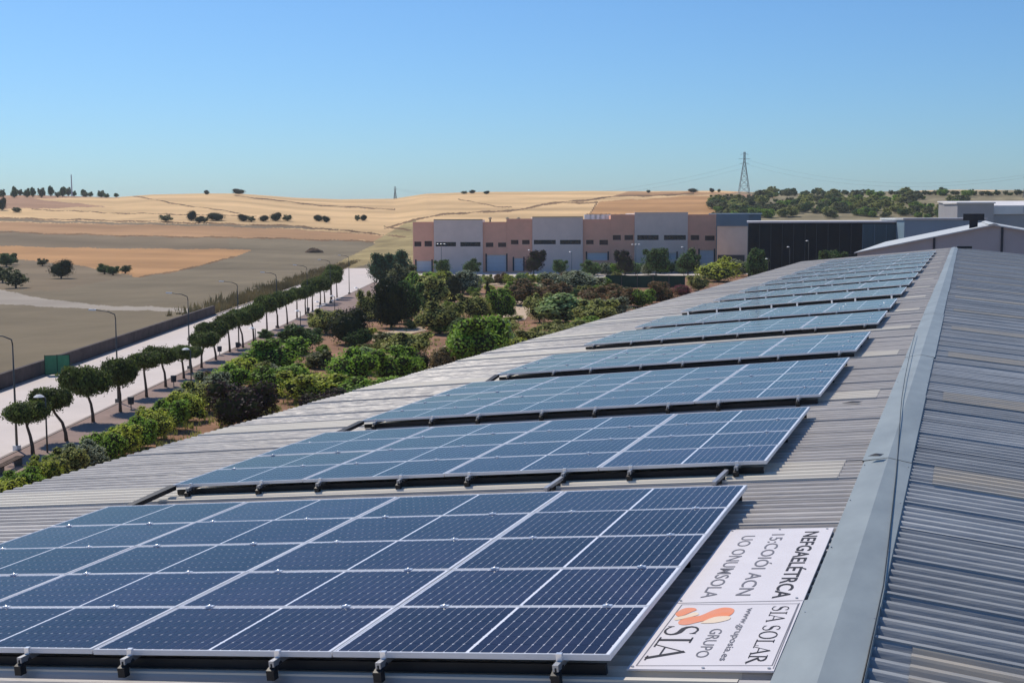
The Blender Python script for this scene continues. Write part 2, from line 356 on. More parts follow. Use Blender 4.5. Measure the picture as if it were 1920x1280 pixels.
# ------------------------------------------------------------------ own warehouse: corrugated roof, cap
TA = math.tan(0.10107); TR = math.tan(R(5.9))
RIDGE_X, EAVE_L, EAVE_R = 1.31, -11.72, 14.4
ROOF_Y0, ROOF_Y1 = -3.3, 117.7
def zl(x): return x*TA-0.17                             # rib-crest plane of the left slope
ZR = zl(RIDGE_X)
def zr(x): return ZR-(x-RIDGE_X)*TR
SH = 1.10; RIBS = 5; RH = 0.055
def sheet_mesh(name, x0, x1, m, side, lap=.012):
    prof = []; RH = .050 if side < 0 else .052
    for r_ in range(RIBS):
        y = r_*SH/RIBS; p = SH/RIBS
        prof += [(y, 0), (y+.26*p, 0), (y+.40*p, -.30*RH), (y+.54*p, -.92*RH), (y+.60*p, -RH), (y+.72*p, -RH), (y+.80*p, -.92*RH), (y+.92*p, -.30*RH)]
    prof += [(SH, 0), (SH+.03, -.02)]
    b = MB(); n = len(prof)
    zf = zl if side < 0 else zr
    # the sheet rises 12 mm across its width, so that its near edge laps over the sheet before it
    rows = [(x, [(x, y, zf(x)+z+lap*(1-y/SH)) for y, z in prof]) for x in (x0, x1)]
    vs_ = rows[0][1]+rows[1][1]
    b.add(vs_, [(i, i+1, n+i+1, n+i) if side > 0 else (i, n+i, n+i+1, i+1) for i in range(n-1)])
    # near turned-down edge and the thickness at the eave end
    xe = x0 if side < 0 else x1; k = 0 if side < 0 else n
    b.add([(xe, y, zf(xe)+z-.012) for y, z in prof]+[vs_[k+i] for i in range(n)], [(i, i+1, n+i+1, n+i) for i in range(n-1)])
    if lap > .005: b.add([(x0, 0, zf(x0)+lap), (x1, 0, zf(x1)+lap), (x1, -.004, zf(x1)-.022), (x0, -.004, zf(x0)-.022)], [(0, 1, 2, 3)])
    me = b.mesh(name, m)
    return me
own = empty('warehouse', (0, ROOF_Y0, 0)); own['label'] = 'long warehouse with corrugated gable roof under the rows of solar panels'; own['category'] = 'warehouse'
MEAVE = -5.0
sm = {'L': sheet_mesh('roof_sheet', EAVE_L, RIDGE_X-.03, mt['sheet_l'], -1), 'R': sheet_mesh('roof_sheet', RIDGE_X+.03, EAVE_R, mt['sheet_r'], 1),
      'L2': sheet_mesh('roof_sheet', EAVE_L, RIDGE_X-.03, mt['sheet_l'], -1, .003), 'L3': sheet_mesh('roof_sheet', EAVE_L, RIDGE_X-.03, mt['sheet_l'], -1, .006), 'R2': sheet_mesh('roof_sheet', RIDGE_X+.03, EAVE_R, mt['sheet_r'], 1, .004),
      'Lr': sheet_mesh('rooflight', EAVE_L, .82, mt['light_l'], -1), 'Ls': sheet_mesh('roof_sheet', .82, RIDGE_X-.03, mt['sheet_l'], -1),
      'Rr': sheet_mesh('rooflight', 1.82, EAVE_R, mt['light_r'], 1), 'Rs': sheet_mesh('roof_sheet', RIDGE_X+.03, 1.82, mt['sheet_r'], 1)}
LIGHTS = [7.72+6.62*k for k in range(-1, 17)]
ny = int((ROOF_Y1-ROOF_Y0)/SH)
y_off = (7.72-ROOF_Y0) % SH
for k in range(-1, ny+1):
    yy = y_off+k*SH; wy = ROOF_Y0+yy
    if wy < ROOF_Y0-.05 or wy > ROOF_Y1-.9: continue
    isl = any(abs(wy-L) < .5 for L in LIGHTS)
    jl, jr = random.uniform(-.025, .02), random.uniform(-.02, .02)
    if isl:
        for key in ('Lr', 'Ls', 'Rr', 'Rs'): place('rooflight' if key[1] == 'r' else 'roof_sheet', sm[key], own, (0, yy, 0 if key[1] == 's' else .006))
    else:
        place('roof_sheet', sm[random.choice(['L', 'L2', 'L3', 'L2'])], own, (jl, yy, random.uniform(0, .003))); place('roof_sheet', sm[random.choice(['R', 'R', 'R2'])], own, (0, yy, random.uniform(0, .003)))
b = MB()
for x in (EAVE_L+.35, EAVE_R-.35):
    z = (zl(x) if x < 0 else zr(x))-.12; s_ = .25 if x < 0 else -.25
    b.box(min(x, x+s_), max(x, x+s_), .3, ROOF_Y1-ROOF_Y0-.3, G, z)
for y in (.3, ROOF_Y1-ROOF_Y0-.55):
    for (xa, xb, fn) in ((EAVE_L+.6, RIDGE_X, zl), (RIDGE_X, EAVE_R-.6, zr)):
        za, zb = fn(xa)-.12, fn(xb)-.12
        b.add([(xa,y,G),(xb,y,G),(xb,y+.25,G),(xa,y+.25,G),(xa,y,za),(xb,y,zb),(xb,y+.25,zb),(xa,y+.25,za)],
              [(0,3,2,1),(4,5,6,7),(0,1,5,4),(1,2,6,5),(2,3,7,6),(3,0,4,7)])
b.build('wall', mt['wall_own'], own)
# ridge cap pieces: left flange, apex, right flange, small turned edges
CAPL = 5.8; cy0 = 9.45-2*CAPL
k = 0
while cy0+k*CAPL < ROOF_Y1:
    ya = cy0+k*CAPL; yb = min(ya+CAPL+.05, ROOF_Y1); wl_, wr_ = random.uniform(-.02, .012), random.uniform(-.012, .012)
    za = .006+(.004 if k % 2 else 0)
    b = MB(); N = 8
    for j in range(N):
        y0, y1 = ya+(yb-ya)*j/N-ROOF_Y0, ya+(yb-ya)*(j+1)/N-ROOF_Y0
        y0 = max(y0, 0); y1 = max(y1, 0)
        if y1 <= y0: continue
        wv = [random.Random(k*50+j+q).uniform(-.0015, .0015) for q in (0, 1)]
        pts = lambda yy, dv: [(1.02+wl_, yy, zl(1.02)-.02+za), (1.03+wl_, yy, zl(1.03)+.012+za+dv), (RIDGE_X, yy, .002+za),
                          (1.57+wr_, yy, zr(1.57)+.018+za+dv), (1.575+wr_, yy, zr(1.57)-.015+za)]
        A, Bv = pts(y0, wv[0]), pts(y1, wv[1]); n = len(A)
        b.add(A+Bv, [(i, i+1, n+i+1, n+i) for i in range(n-1)])
    if b.f: b.build('ridge_cap', mt['cap'], own)
    k += 1
# rivets along the cap
b = MB()
for y in np.arange(.9, 60, 1.93):
    for x, z in ((1.065, zl(1.065)+.022), (1.545, zr(1.545)+.024)): b.tube([(x, y, z-.004), (x, y, z+.008)], .007, 6)
b.build('rivets', mt['rail'], own)['kind'] = 'stuff'
# far-end vent box and the loose pieces lying on the cap
tag(MB().box(1.5, 2.7, 115.6, 116.1, zr(2)+.02, zr(2)+.22).build('vent_cover', mt['black']), 'small dark cover at the far end of the ridge', 'vent')

# ------------------------------------------------------------------ cable along the ridge
pts = []
for px, py in ((1613,1279),(1640,1160),(1657,1082),(1667,1000),(1675,930),(1680,885),(1684,840),(1688,780),(1691,744),(1697,705),(1706,662),(1716,622)):
    p = onplane(px, py, (1.31, 0, .05), np.array([TR if px < 0 else .03, 0, 1.])); x = float(p[0]); y = float(p[1])
    z = (zr(x)+.04) if x > RIDGE_X else .04
    pts.append((x, y, z+.004))
tag(MB().tube(pts, .0055, 6).build('cable', mt['black'], smooth=True), 'thin black cable lying along the grey ridge cap', 'cable')

# ------------------------------------------------------------------ solar arrays
PV, PU = 1.1088, 2.02                                   # pitch of the modules along the ridge / down the slope
MW, ML, FT = 1.102, 2.006, 0.040
def P3(u, v, dz=0.0):                                   # u down the slope, v along the ridge, inside an array
    return (-u*math.cos(.10107)+dz*0, v, -u*math.sin(.10107)+dz)
A_ROT = (0, -0.10107, 0)
fr = MB(); e = .016
fr.mi = 0
# frame: four bevelled bars, local x runs uphill->downhill negative
def bar(x0, x1, y0, y1):
    c = .003; z0, z1 = -FT, 0
    fr.add([(x0,y0,z0),(x1,y0,z0),(x1,y1,z0),(x0,y1,z0),(x0,y0,z1-c),(x1,y0,z1-c),(x1,y1,z1-c),(x0,y1,z1-c),
            (x0+c,y0+c,z1),(x1-c,y0+c,z1),(x1-c,y1-c,z1),(x0+c,y1-c,z1)],
           [(0,3,2,1),(0,1,5,4),(1,2,6,5),(2,3,7,6),(3,0,4,7),(4,5,9,8),(5,6,10,9),(6,7,11,10),(7,4,8,11),(8,9,10,11)])
bar(-ML, 0, 0, e); bar(-ML, 0, MW-e, MW); bar(-ML, -ML+e, e, MW-e); bar(-e, 0, e, MW-e)
fr.mi = 1
fr.quad((-ML+e, e, -.0045), (-e, e, -.0045), (-e, MW-e, -.0045), (-ML+e, MW-e, -.0045))
fr.quad((-ML+e, e, -.034), (-ML+e, MW-e, -.034), (-e, MW-e, -.034), (-e, e, -.034))
frame_me = fr.mesh('solar_module', [mt['alu'], mt['backsheet']])
ce = MB(); half = (ML-2*e-.024)/2; cw = (half-.012)/12; chh = (MW-2*e-.02)/6
for hx in (0, 1):
    for i in range(12):
        for j in range(6):
            x0 = -ML+e+.011+hx*(half+.009)+i*cw+.0024; x1 = x0+cw-.0048; y0 = e+.010+j*chh+.0026; y1 = y0+chh-.0052; c = .006
            ce.add([(x0+c,y0,-.003),(x1-c,y0,-.003),(x1,y0+c,-.003),(x1,y1-c,-.003),(x1-c,y1,-.003),(x0+c,y1,-.003),(x0,y1-c,-.003),(x0,y0+c,-.003)], [tuple(range(8))])
cell_me = ce.mesh('cells', mt['cell'])
V0 = [7.756, 14.677, 20.491, 27.567, 34.767, 40.738, 47.959, 54.518] + [54.518+6.62*k for k in range(1, 8)]
ORD = ['first', 'second', 'third', 'fourth', 'fifth', 'sixth', 'seventh', 'eighth', 'ninth', 'tenth', 'eleventh', 'twelfth', 'thirteenth', 'fourteenth', 'fifteenth',
       'sixteenth', 'seventeenth', 'eighteenth', 'nineteenth', 'twentieth', 'twenty first', 'twenty second', 'twenty third', 'twenty fourth', 'twenty fifth', 'twenty sixth',
       'twenty seventh', 'twenty eighth', 'twenty ninth', 'thirtieth']+['%d' % i for i in range(31, 400)]
RAILS = [.35, 1.62, 2.45, 3.70, 4.64, 5.80, 6.68, 7.78]
def dome(b, r, h, z0, n=10, m=4):
    for i in range(m):
        a0, a1 = i*math.pi/2/m, (i+1)*math.pi/2/m
        A = [(r*math.cos(a0)*math.cos(q), r*math.cos(a0)*math.sin(q), z0+h*math.sin(a0)) for q in np.linspace(0, 2*math.pi, n, endpoint=False)]
        B_ = [(r*math.cos(a1)*math.cos(q), r*math.cos(a1)*math.sin(q), z0+h*math.sin(a1)) for q in np.linspace(0, 2*math.pi, n, endpoint=False)]
        b.add(A+B_, [(k, (k+1) % n, n+(k+1) % n, n+k) for k in range(n)])
    return b
clamp_me = dome(MB().box(-.035, .035, -.018, .018, -.002, .006), .016, .010, .006).mesh('clamp', mt['clamp'], True)
for p_ in list(clamp_me.polygons)[:6]: p_.use_smooth = False
foot = MB()
foot.add([(-.03,-.10,-.14),(.03,-.10,-.14),(.03,-.04,-.14),(-.03,-.04,-.14),(-.03,-.10,-.07),(.03,-.10,-.07),(.03,-.04,-.05),(-.03,-.04,-.05)],
         [(0,3,2,1),(4,5,6,7),(0,1,5,4),(1,2,6,5),(2,3,7,6),(3,0,4,7)])
foot.tube([(-.03,-.09,-.09),(.02,.03,-.045)], .014, 6); foot.tube([(0,-.07,-.15),(0,-.07,-.03)], .007, 6)
foot_me = foot.mesh('foot', mt['black'])
endc = MB().box(-.02, .02, -.02, .006, -.045, .006).box(-.02, .02, -.006, .012, .001, .007).mesh('end_clamp', mt['clamp'])
for r_, v0 in enumerate(V0):
    n_s = 5 if r_ in (0, 2) else 4
    root = empty('solar_array', (0, v0, 0)); root.rotation_euler = A_ROT
    extra = {0: 'nearest the camera, beside the white sign', 1: 'right behind the nearest one', len(V0)-1: 'farthest up the roof'}.get(r_, 'up the roof from the camera')
    tag(root, ('%s row of solar panels ' % ORD[r_])+extra, 'solar array', 'rows of solar panels on the corrugated roof')
    for i in range(4):
        for j in range(n_s):
            mo = place('solar_module', frame_me, root, (-i*PU-.007, j*PV+.003, random.uniform(-.0015, .0015)), (random.uniform(-.0028, .0028), random.uniform(-.0016, .0016), 0))
            place('cells', cell_me, mo)['kind'] = 'stuff'
    Lr = n_s*PV
    for x in RAILS:
        MBr = MB().box(-x-.02, -x+.02, -.10, Lr+.10, -.085, -.0415)
        MBr.build('rail', mt['rail'], root)
        if r_ < 6:
            for j in range(1, n_s): place('clamp', clamp_me, root, (-x+random.uniform(-.03, .03), j*PV-.002, 0))
            place('end_clamp', endc, root, (-x, .006, 0)); place('foot', foot_me, root, (-x, -.03, -.03))
    if r_ >= 6:
        b = MB()
        for x in RAILS:
            for j in range(0, n_s+1): b.box(-x-.03, -x+.03, j*PV-.02, j*PV+.014, .001, .008)
            b.box(-x-.03, -x+.03, -.12, -.06, -.17, -.04)
        b.build('clamps', mt['clamp'], root)['kind'] = 'stuff'
    # shared purlin that carries the rails
    b = MB()
    for yv in (.08, Lr*.5, Lr-.08): b.box(-8.05, -.06, yv-.02, yv+.02, -.155, -.087)
    b.build('purlins', mt['black'], root)
# cable trays between the arrays at their lower left corner; bare rails that stick out in front of the second array
def bar3(a, b_, wdt, h_):
    a = Vector(a); b_ = Vector(b_); t = (b_-a).normalized(); s_ = t.cross(Vector((0, 0, 1))).normalized()*wdt/2; z = Vector((0, 0, h_))
    vs_ = [a-s_, a+s_, b_+s_, b_-s_]; vs_ += [v+z for v in vs_]
    return MB().add(vs_, [(0,3,2,1),(4,5,6,7),(0,1,5,4),(1,2,6,5),(2,3,7,6),(3,0,4,7)])
for i, nm in ((0, 'nearest and second'), (1, 'second and third'), (2, 'third and fourth')):
    ya = V0[i]+[5, 4, 5][i]*PV; yb = V0[i+1]
    if i == 0: ya = 13.3
    if i == 2: ya = yb-.7
    x = -8.02
    tag(bar3((x, ya, zl(x)+.015), (x, yb, zl(x)+.10), .10, .06).build('cable_tray', mt['black']), 'black cable tray at the lower corner between the %s solar rows' % nm, 'cable tray')
for x, lab in ((-2.43, 'left one of the two bare rails sticking out in front of the second solar row'), (-.45, 'right one of the two bare rails sticking out in front of the second solar row')):
    o = empty('loose_rail', (x, 14.6, zl(x))); tag(o, lab, 'rail', 'bare rails in front of the second solar row')
    bar3((0, 0, .06), (-.05, -.55, .02), .045, .04).build('bar', mt['rail'], o)
    for k in range(3): MB().box(-.05-.012*k, .01-.012*k, -.17-.15*k, -.13-.15*k, -.01, .04).build('bolt', mt['black'], o)
for px, py, nm in ((1598,755,'dark slot lying on the cream roof sheet right of the third solar row'), (1642,859,'dark scrap stuck on the left flange of the ridge cap')):
    p = onplane(px, py, (0, 0, -.15 if px < 1620 else -.11), np.array([-TA, 0, 1.]))
    s_ = .16 if px < 1620 else .09
    b = MB().add([(-s_, -.05, 0), (s_*.6, -.09, 0), (s_, .04, 0), (-s_*.4, .07, 0), (0, 0, .02)], [(0,1,4),(1,2,4),(2,3,4),(3,0,4),(3,2,1,0)])
    o = b.build('roof_scrap', mt['black']); o.location = (float(p[0]), float(p[1]), float(p[2])+.01+(.03 if px > 1620 else 0)); o.rotation_euler = A_ROT
    tag(o, nm, 'debris')

# ------------------------------------------------------------------ sign banner
SX0, SY0, SL, SW = .07, 11.82, 3.92, .955
sign = empty('sign_board', (SX0, SY0, SX0*TA-.17+.018)); sign.rotation_euler = A_ROT
tag(sign, 'white advertising board with black lettering and orange logo beside the ridge', 'sign')
# local x = towards the ridge (0..SW), reading direction = towards the viewer (-y)
MB().box(0, SW, -SL, 0, 0, .012).build('board', mt['sign'], sign)
for q, (u_, v_) in enumerate([(.03,.05),(.90,.05),(.03,2.36),(.90,2.30),(.03,3.88),(.92,3.88),(.47,.04),(.5,3.89)]):
    MB().tube([(u_, -v_, .011), (u_, -v_, .019)], .011, 8).build('screw', mt['rail'], sign)
b = MB(); lw = .010; z = .0135
def line2(b, s0, t0, s1, t1, wd=.01, z=.0135):
    a = Vector((t0, -s0, z)); c = Vector((t1, -s1, z)); d = (c-a).normalized(); n = Vector((-d.y, d.x, 0))*wd/2
    b.add([a-n, c-n, c+n, a+n], [(0, 1, 2, 3)])
line2(b, 2.42, .01, 2.36, .95, .012)
for (s0, t0, s1, t1) in ((2.46,.06,2.44,.93),(2.46,.06,3.86,.05),(3.86,.05,3.82,.93),(2.44,.93,3.82,.93)): line2(b, s0, t0, s1, t1, .008)
line2(b, 2.42, .965-.03, 3.88, .965-.02, .006)
b.build('border_lines', mt['ink_grey'], sign)
def flat_mesh_text(txt, s0, t0, s1, height, m, bold=0.0, name='lettering'):
    """print txt from s0 to s1 along the board, baseline at t0, cap height `height`"""
    cu = bpy.data.curves.new('t', 'FONT'); cu.body = txt; cu.size = 1.0; cu.offset = bold; cu.resolution_u = 3; cu.fill_mode = 'FRONT'
    ob = bpy.data.objects.new('t', cu); C.objects.link(ob); bpy.context.view_layer.update()
    dg = bpy.context.evaluated_depsgraph_get(); me = bpy.data.meshes.new_from_object(ob.evaluated_get(dg))
    C.objects.unlink(ob); bpy.data.objects.remove(ob); bpy.data.curves.remove(cu)
    co = np.array([v.co[:] for v in me.vertices]); x0, x1 = co[:, 0].min(), co[:, 0].max()
    cap = .70
    s = s0+(co[:, 0]-x0)/(x1-x0)*(s1-s0); t = t0+co[:, 1]/cap*height
    me.vertices.foreach_set('co', np.stack([t, -s, np.full(len(s), .0145)], -1).ravel()); me.materials.clear(); me.materials.append(m); me.name = name; me.update()
    return place(name, me, sign)
flat_mesh_text('NEFGAEL\u00c9TRCA', .14, .715, 2.30, .125, mt['ink'], .014)
flat_mesh_text('15:COI\u00d3I ACN', .22, .425, 2.22, .115, mt['ink_grey'], .004)
flat_mesh_text('UO ONUMSOLA', .26, .165, 2.28, .115, mt['ink_grey'], .002)
flat_mesh_text('www.gruposia.es', 2.55, .575, 3.74, .05, mt['ink_grey'], .008)
flat_mesh_text('GRUPO', 3.06, .40, 3.68, .085, mt['ink_grey'], .0)
def serif(word, s0, s1, t0, hgt, m):
    """classical capitals drawn from thick and thin strokes with small foot serifs"""
    b = MB(); adv = {'S': .62, 'I': .36, 'A': .82, 'O': .84, 'L': .66, 'R': .76, ' ': .35}
    tot = sum(adv[c] for c in word); k = (s1-s0)/tot; pen = 0.0
    def st(x0, y0, x1, y1, wd): line2(b, s0+x0*k, t0+y0*hgt, s0+x1*k, t0+y1*hgt, wd*hgt, .0145)
    def curve(pts, wds):
        P = [Vector((t0+y*hgt, -(s0+x*k), .0145)) for x, y in pts]; L_, R_ = [], []
        for i, p in enumerate(P):
            d = (P[min(i+1, len(P)-1)]-P[max(i-1, 0)]).normalized(); n = Vector((-d.y, d.x, 0))*wds[i]*hgt/2; L_.append(p-n); R_.append(p+n)
        n_ = len(P); b.add(L_+R_, [(i, i+1, n_+i+1, n_+i) for i in range(n_-1)])
    TK, TN = .17, .05
    for c in word:
        x = pen; a = adv[c]
        if c == 'I': st(x+a/2, 0, x+a/2, 1, TK/1); st(x+.04, .02, x+a-.04, .02, TN); st(x+.04, .98, x+a-.04, .98, TN)
        if c == 'A':
            st(x+.06, 0, x+.42, 1, TN*1.1); st(x+.40, 1, x+.74, 0, TK); st(x+.18, .35, x+.62, .35, TN)
            st(x-.02, .02, x+.18, .02, TN); st(x+.62, .02, x+.84, .02, TN)
        if c == 'L': st(x+.16, 0, x+.16, 1, TK); st(x+.02, .98, x+.32, .98, TN); st(x+.02, .02, x+.6, .02, TN*1.2); st(x+.6, 0, x+.62, .26, TN)
        if c == 'O': curve([(x+.40+.34*math.cos(q), .5+.50*math.sin(q)) for q in np.linspace(0, 2*math.pi, 21)], [TN+(TK-TN)*abs(math.cos(q)) for q in np.linspace(0, 2*math.pi, 21)])
        if c == 'R':
            st(x+.16, 0, x+.16, 1, TK); st(x+.02, .02, x+.32, .02, TN); st(x+.02, .98, x+.30, .98, TN)
            curve([(x+.20+.34*math.sin(q), .75+.23*math.cos(q)) for q in np.linspace(0, math.pi, 9)], [TN+(TK-TN)*math.sin(q) for q in np.linspace(0, math.pi, 9)])
            st(x+.30, .52, x+.72, 0, TK); st(x+.66, .02, x+.84, .02, TN)
        if c == 'S':
            q = np.linspace(0, 1, 17); pts = []
            for t in q:
                if t < .5: ang = R(30)+t*2*R(240); pts.append((x+.28+.20*math.cos(ang), .74+.25*math.sin(ang)))
                else: ang = R(90)-(t-.5)*2*R(240); pts.append((x+.28+.23*math.cos(ang), .25+.25*math.sin(ang)))
            curve(pts, [TN+(TK-TN)*math.exp(-((t-.5)/.25)**2) for t in q])
            st(x+.45, .80, x+.45, 1.0, TN*.9); st(x+.07, 0, x+.07, .2, TN*.9)
        pen += a
    return b.build('lettering', m, sign)
serif('SIA SOLAR', 2.50, 3.78, .755, .12, mt['ink'])
serif('SIA', 2.98, 3.74, .075, .235, mt['ink'])
def blob(pts, m, z=.0145, name='logo'):
    P = [Vector((t, -s, z)) for s, t in pts]; n = len(P); out = []
    for i in range(n):                                   # closed Catmull-Rom
        p0, p1, p2, p3 = P[i-1], P[i], P[(i+1) % n], P[(i+2) % n]
        for u in (0, .25, .5, .75): out.append(.5*((2*p1)+(-p0+p2)*u+(2*p0-5*p1+4*p2-p3)*u*u+(-p0+3*p1-3*p2+p3)*u**3))
    return MB().add(out, [tuple(range(len(out)))]).build(name, m, sign)
blob([(2.60,.33),(2.54,.40),(2.58,.475),(2.70,.485),(2.80,.44),(2.83,.36),(2.90,.28),(2.97,.20),(2.95,.14),(2.86,.13),(2.78,.19),(2.74,.26)], mt['orange'])
blob([(2.56,.10),(2.55,.17),(2.60,.20),(2.66,.17),(2.74,.13),(2.76,.09),(2.68,.06)], mt['orange'])
blob([(2.78,.37),(2.76,.47),(2.84,.485),(2.92,.40),(2.93,.30),(2.88,.31)], mt['cream'], .0150)
blob([(2.66,.20),(2.72,.24),(2.80,.17),(2.86,.10),(2.80,.08),(2.74,.14)], mt['cream'], .0148)

# ------------------------------------------------------------------ plants
def leaf_cloud(name, m, n, leaf, blobs, seed, core=.72, flat=0.0):
    """leaf-sized quads spread through and over several overlapping lobes, plus a dark twiggy core"""
    rs = np.random.RandomState(seed); vs_ = []; wts = np.array([b_[3]*b_[4] for b_ in blobs]); wts = wts/wts.sum()
    which = rs.choice(len(blobs), n, p=wts)
    B = np.array(blobs)                                  # cx cy cz r_xy r_z
    d = rs.normal(size=(n, 3)); d /= np.linalg.norm(d, axis=1)[:, None]
    rad = 1-np.abs(rs.normal(0, .16, n)); rad = np.where(rs.rand(n) < .12, 1+rs.rand(n)*.16, rad)
    # clumps: push leaves in and out with a lumpy field
    lump = np.sin(d[:, 0]*7+seed)*np.sin(d[:, 1]*6.3+seed*2)*np.sin(d[:, 2]*6.7+1)
    rad = rad*(1+.14*lump)
    P = B[which, :3]+d*rad[:, None]*np.stack([B[which, 3], B[which, 3], B[which, 4]], -1)
    P[:, 2] = np.maximum(P[:, 2], rs.uniform(.02, .12, n))
    nrm = d+rs.normal(0, .55, (n, 3)); nrm /= np.linalg.norm(nrm, axis=1)[:, None]
    a = np.cross(nrm, rs.normal(size=(n, 3))); a /= np.linalg.norm(a, axis=1)[:, None]; c = np.cross(nrm, a)
    sz = leaf*rs.uniform(.55, 1.3, n)[:, None]
    q = np.stack([P-a*sz*.5-c*sz*.12, P+c*sz*-.42, P+a*sz*.6, P+c*sz*.42], 1).reshape(-1, 3)
    fs = np.arange(4*n).reshape(-1, 4)
    verts = q.tolist(); F = fs.tolist(); mi = [0]*n
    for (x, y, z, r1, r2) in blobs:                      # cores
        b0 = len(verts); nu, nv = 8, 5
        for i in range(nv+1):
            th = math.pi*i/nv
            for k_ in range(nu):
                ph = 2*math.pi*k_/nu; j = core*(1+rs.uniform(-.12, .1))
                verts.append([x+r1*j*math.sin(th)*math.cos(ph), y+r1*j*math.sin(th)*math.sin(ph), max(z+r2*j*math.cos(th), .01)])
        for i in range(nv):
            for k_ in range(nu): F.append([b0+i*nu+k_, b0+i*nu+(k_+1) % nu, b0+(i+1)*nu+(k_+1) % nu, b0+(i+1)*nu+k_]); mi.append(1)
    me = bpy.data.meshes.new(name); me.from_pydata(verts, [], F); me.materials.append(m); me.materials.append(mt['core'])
    me.polygons.foreach_set('material_index', mi); me.update(); return me
def lobes(seed, n, spread, r0, zr_=(0.3, .7), squash=1.0):
    rs = np.random.RandomState(seed); out = [(0, 0, .40, .42 if n > 6 else .5, .38 if n > 6 else .45)]
    for _ in range(n):
        a = rs.uniform(0, 2*math.pi); r_ = spread*math.sqrt(rs.rand()); s_ = r0*rs.uniform(.7, 1.25)
        out.append((r_*math.cos(a), r_*math.sin(a), rs.uniform(*zr_), s_, s_*squash))
    return out
# unit shrubs (about 1 wide x 1 high), stretched per plant
SHR = {}
def shrub_mesh(kind, var):
    key = (kind, var)
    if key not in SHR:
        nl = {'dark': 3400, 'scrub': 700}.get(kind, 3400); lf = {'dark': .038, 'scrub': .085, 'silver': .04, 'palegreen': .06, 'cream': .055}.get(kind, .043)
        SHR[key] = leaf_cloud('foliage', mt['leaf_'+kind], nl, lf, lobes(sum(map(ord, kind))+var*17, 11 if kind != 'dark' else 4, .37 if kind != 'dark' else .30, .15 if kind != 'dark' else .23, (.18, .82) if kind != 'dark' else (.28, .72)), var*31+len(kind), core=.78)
    return SHR[key]
stem_me = MB().tube([(0,0,-.05),(.01,.0,.2),(.03,.01,.5)], [.03,.024,.012], 6).tube([(0,0,.12),(-.1,.06,.42)], [.018,.008], 5).tube([(0,0,.1),(.08,-.1,.4)], [.018,.008], 5).mesh('stem', mt['bark'])
def shrub(p, wdt, hgt, kind, label, group=None, cat='shrub', name='shrub', depthw=None):
    o = empty(name, (p[0], p[1], p[2])); o.rotation_euler = (0, 0, random.uniform(0, 6.28))
    tag(o, label, cat, group)
    me = shrub_mesh(kind, random.randint(0, 2))
    place('foliage', me, o, scale=(wdt*random.uniform(.92, 1.1), (depthw or wdt)*random.uniform(.9, 1.1), hgt))
    place('stem', stem_me, o, scale=(wdt, wdt, hgt))
    return o
# umbrella pines along the kerb
crown_me, pine_hi = [], []
for v in range(5):
    rs = np.random.RandomState(40+v); bl = [(0, 0, 0, .78, .40)]
    for _ in range(7):
        a = rs.uniform(0, 6.28); bl.append((.50*math.cos(a), .50*math.sin(a), rs.uniform(-.08, .12), rs.uniform(.36, .5), rs.uniform(.26, .36)))
    bl = [(x, y, z+2, r1, r2) for x, y, z, r1, r2 in bl]
    me = leaf_cloud('crown', mt['leaf_pine'], 6500, .075, bl, 60+v, core=.85)
    for vtx in me.vertices: vtx.co.z -= 2
    crown_me.append(me)
PB = [(62,855,48,778,44,23),(125,830,98,752,39,26),(175,794,165,718,46,33),(226,775,222,704,36,30),(275,747,270,680,32,17),(311,728,303,669,28,19),(345,712,343,664,22,17),
      (359,700,358,666,20,12),(378,692,383,641,27,16),(405,677,400,622,33,20),(431,662,428,606,27,18),(456,654,448,598,28,18),(476,643,472,590,27,20),(501,627,500,574,25,17),(521,617,517,566,24,16),
      (539,610,536,560,24,15),(557,598,557,553,22,14),(573,591,573,549,20,13),(586,583,588,540,24,15),(601,572,600,534,24,16),(609,568,607,530,20,13),(622,562,622,521,22,15),(632,558,628,512,21,14)]
for i, (bx, by, cxx, cyy, rx, ry) in enumerate(PB):
    p = at(bx, by); s_ = pxm(p)
    dx = (cxx-bx)/s_; hz = (by-cyy)/s_*1.02; rr = rx/s_*(1.14 if i < 4 else 1.25 if i < 9 else 1.02); rz = max(ry/s_*1.25, rr*.60)
    lean = rt*dx + fw*random.uniform(-.2, .2); lean = np.array([lean[0], lean[1]])
    root = empty('umbrella_pine', (p[0], p[1], G+.1))
    tag(root, '%s umbrella pine from the near end of the kerb row' % ORD[i], 'tree', 'umbrella pines along the pavement')
    hz = max(hz, 1.7)
    top = Vector((lean[0], lean[1], hz-rz*.35)); mid = Vector((lean[0]*.25+random.uniform(-.06, .06), lean[1]*.25+random.uniform(-.06, .06), hz*.45))
    q = [Vector((0, 0, -.1)), Vector((lean[0]*.05, lean[1]*.05, hz*.2)), mid, (mid+top)/2+Vector((lean[0]*.08, lean[1]*.08, 0)), top]
    b = MB().tube(q, [.125, .10, .085, .075, .055], 8)
    for a in np.linspace(0, 6.28, 6)[:-1]+random.random():
        e_ = top+Vector((math.cos(a)*rr*.6, math.sin(a)*rr*.6, rz*.35)); st_ = q[3].lerp(top, random.uniform(.2, .9))
        b.tube([st_, st_.lerp(e_, .5)+Vector((0, 0, -.02)), e_], [.035, .024, .012], 5)
    b.build('trunk', mt['bark'], root, smooth=True)
    o = place('crown', crown_me[i % 5], root, (lean[0], lean[1], hz), (0, 0, random.uniform(0, 6.28)), (rr*1.02, rr*1.02, rz*1.75))
    o.rotation_euler.x = random.uniform(-.1, .1)

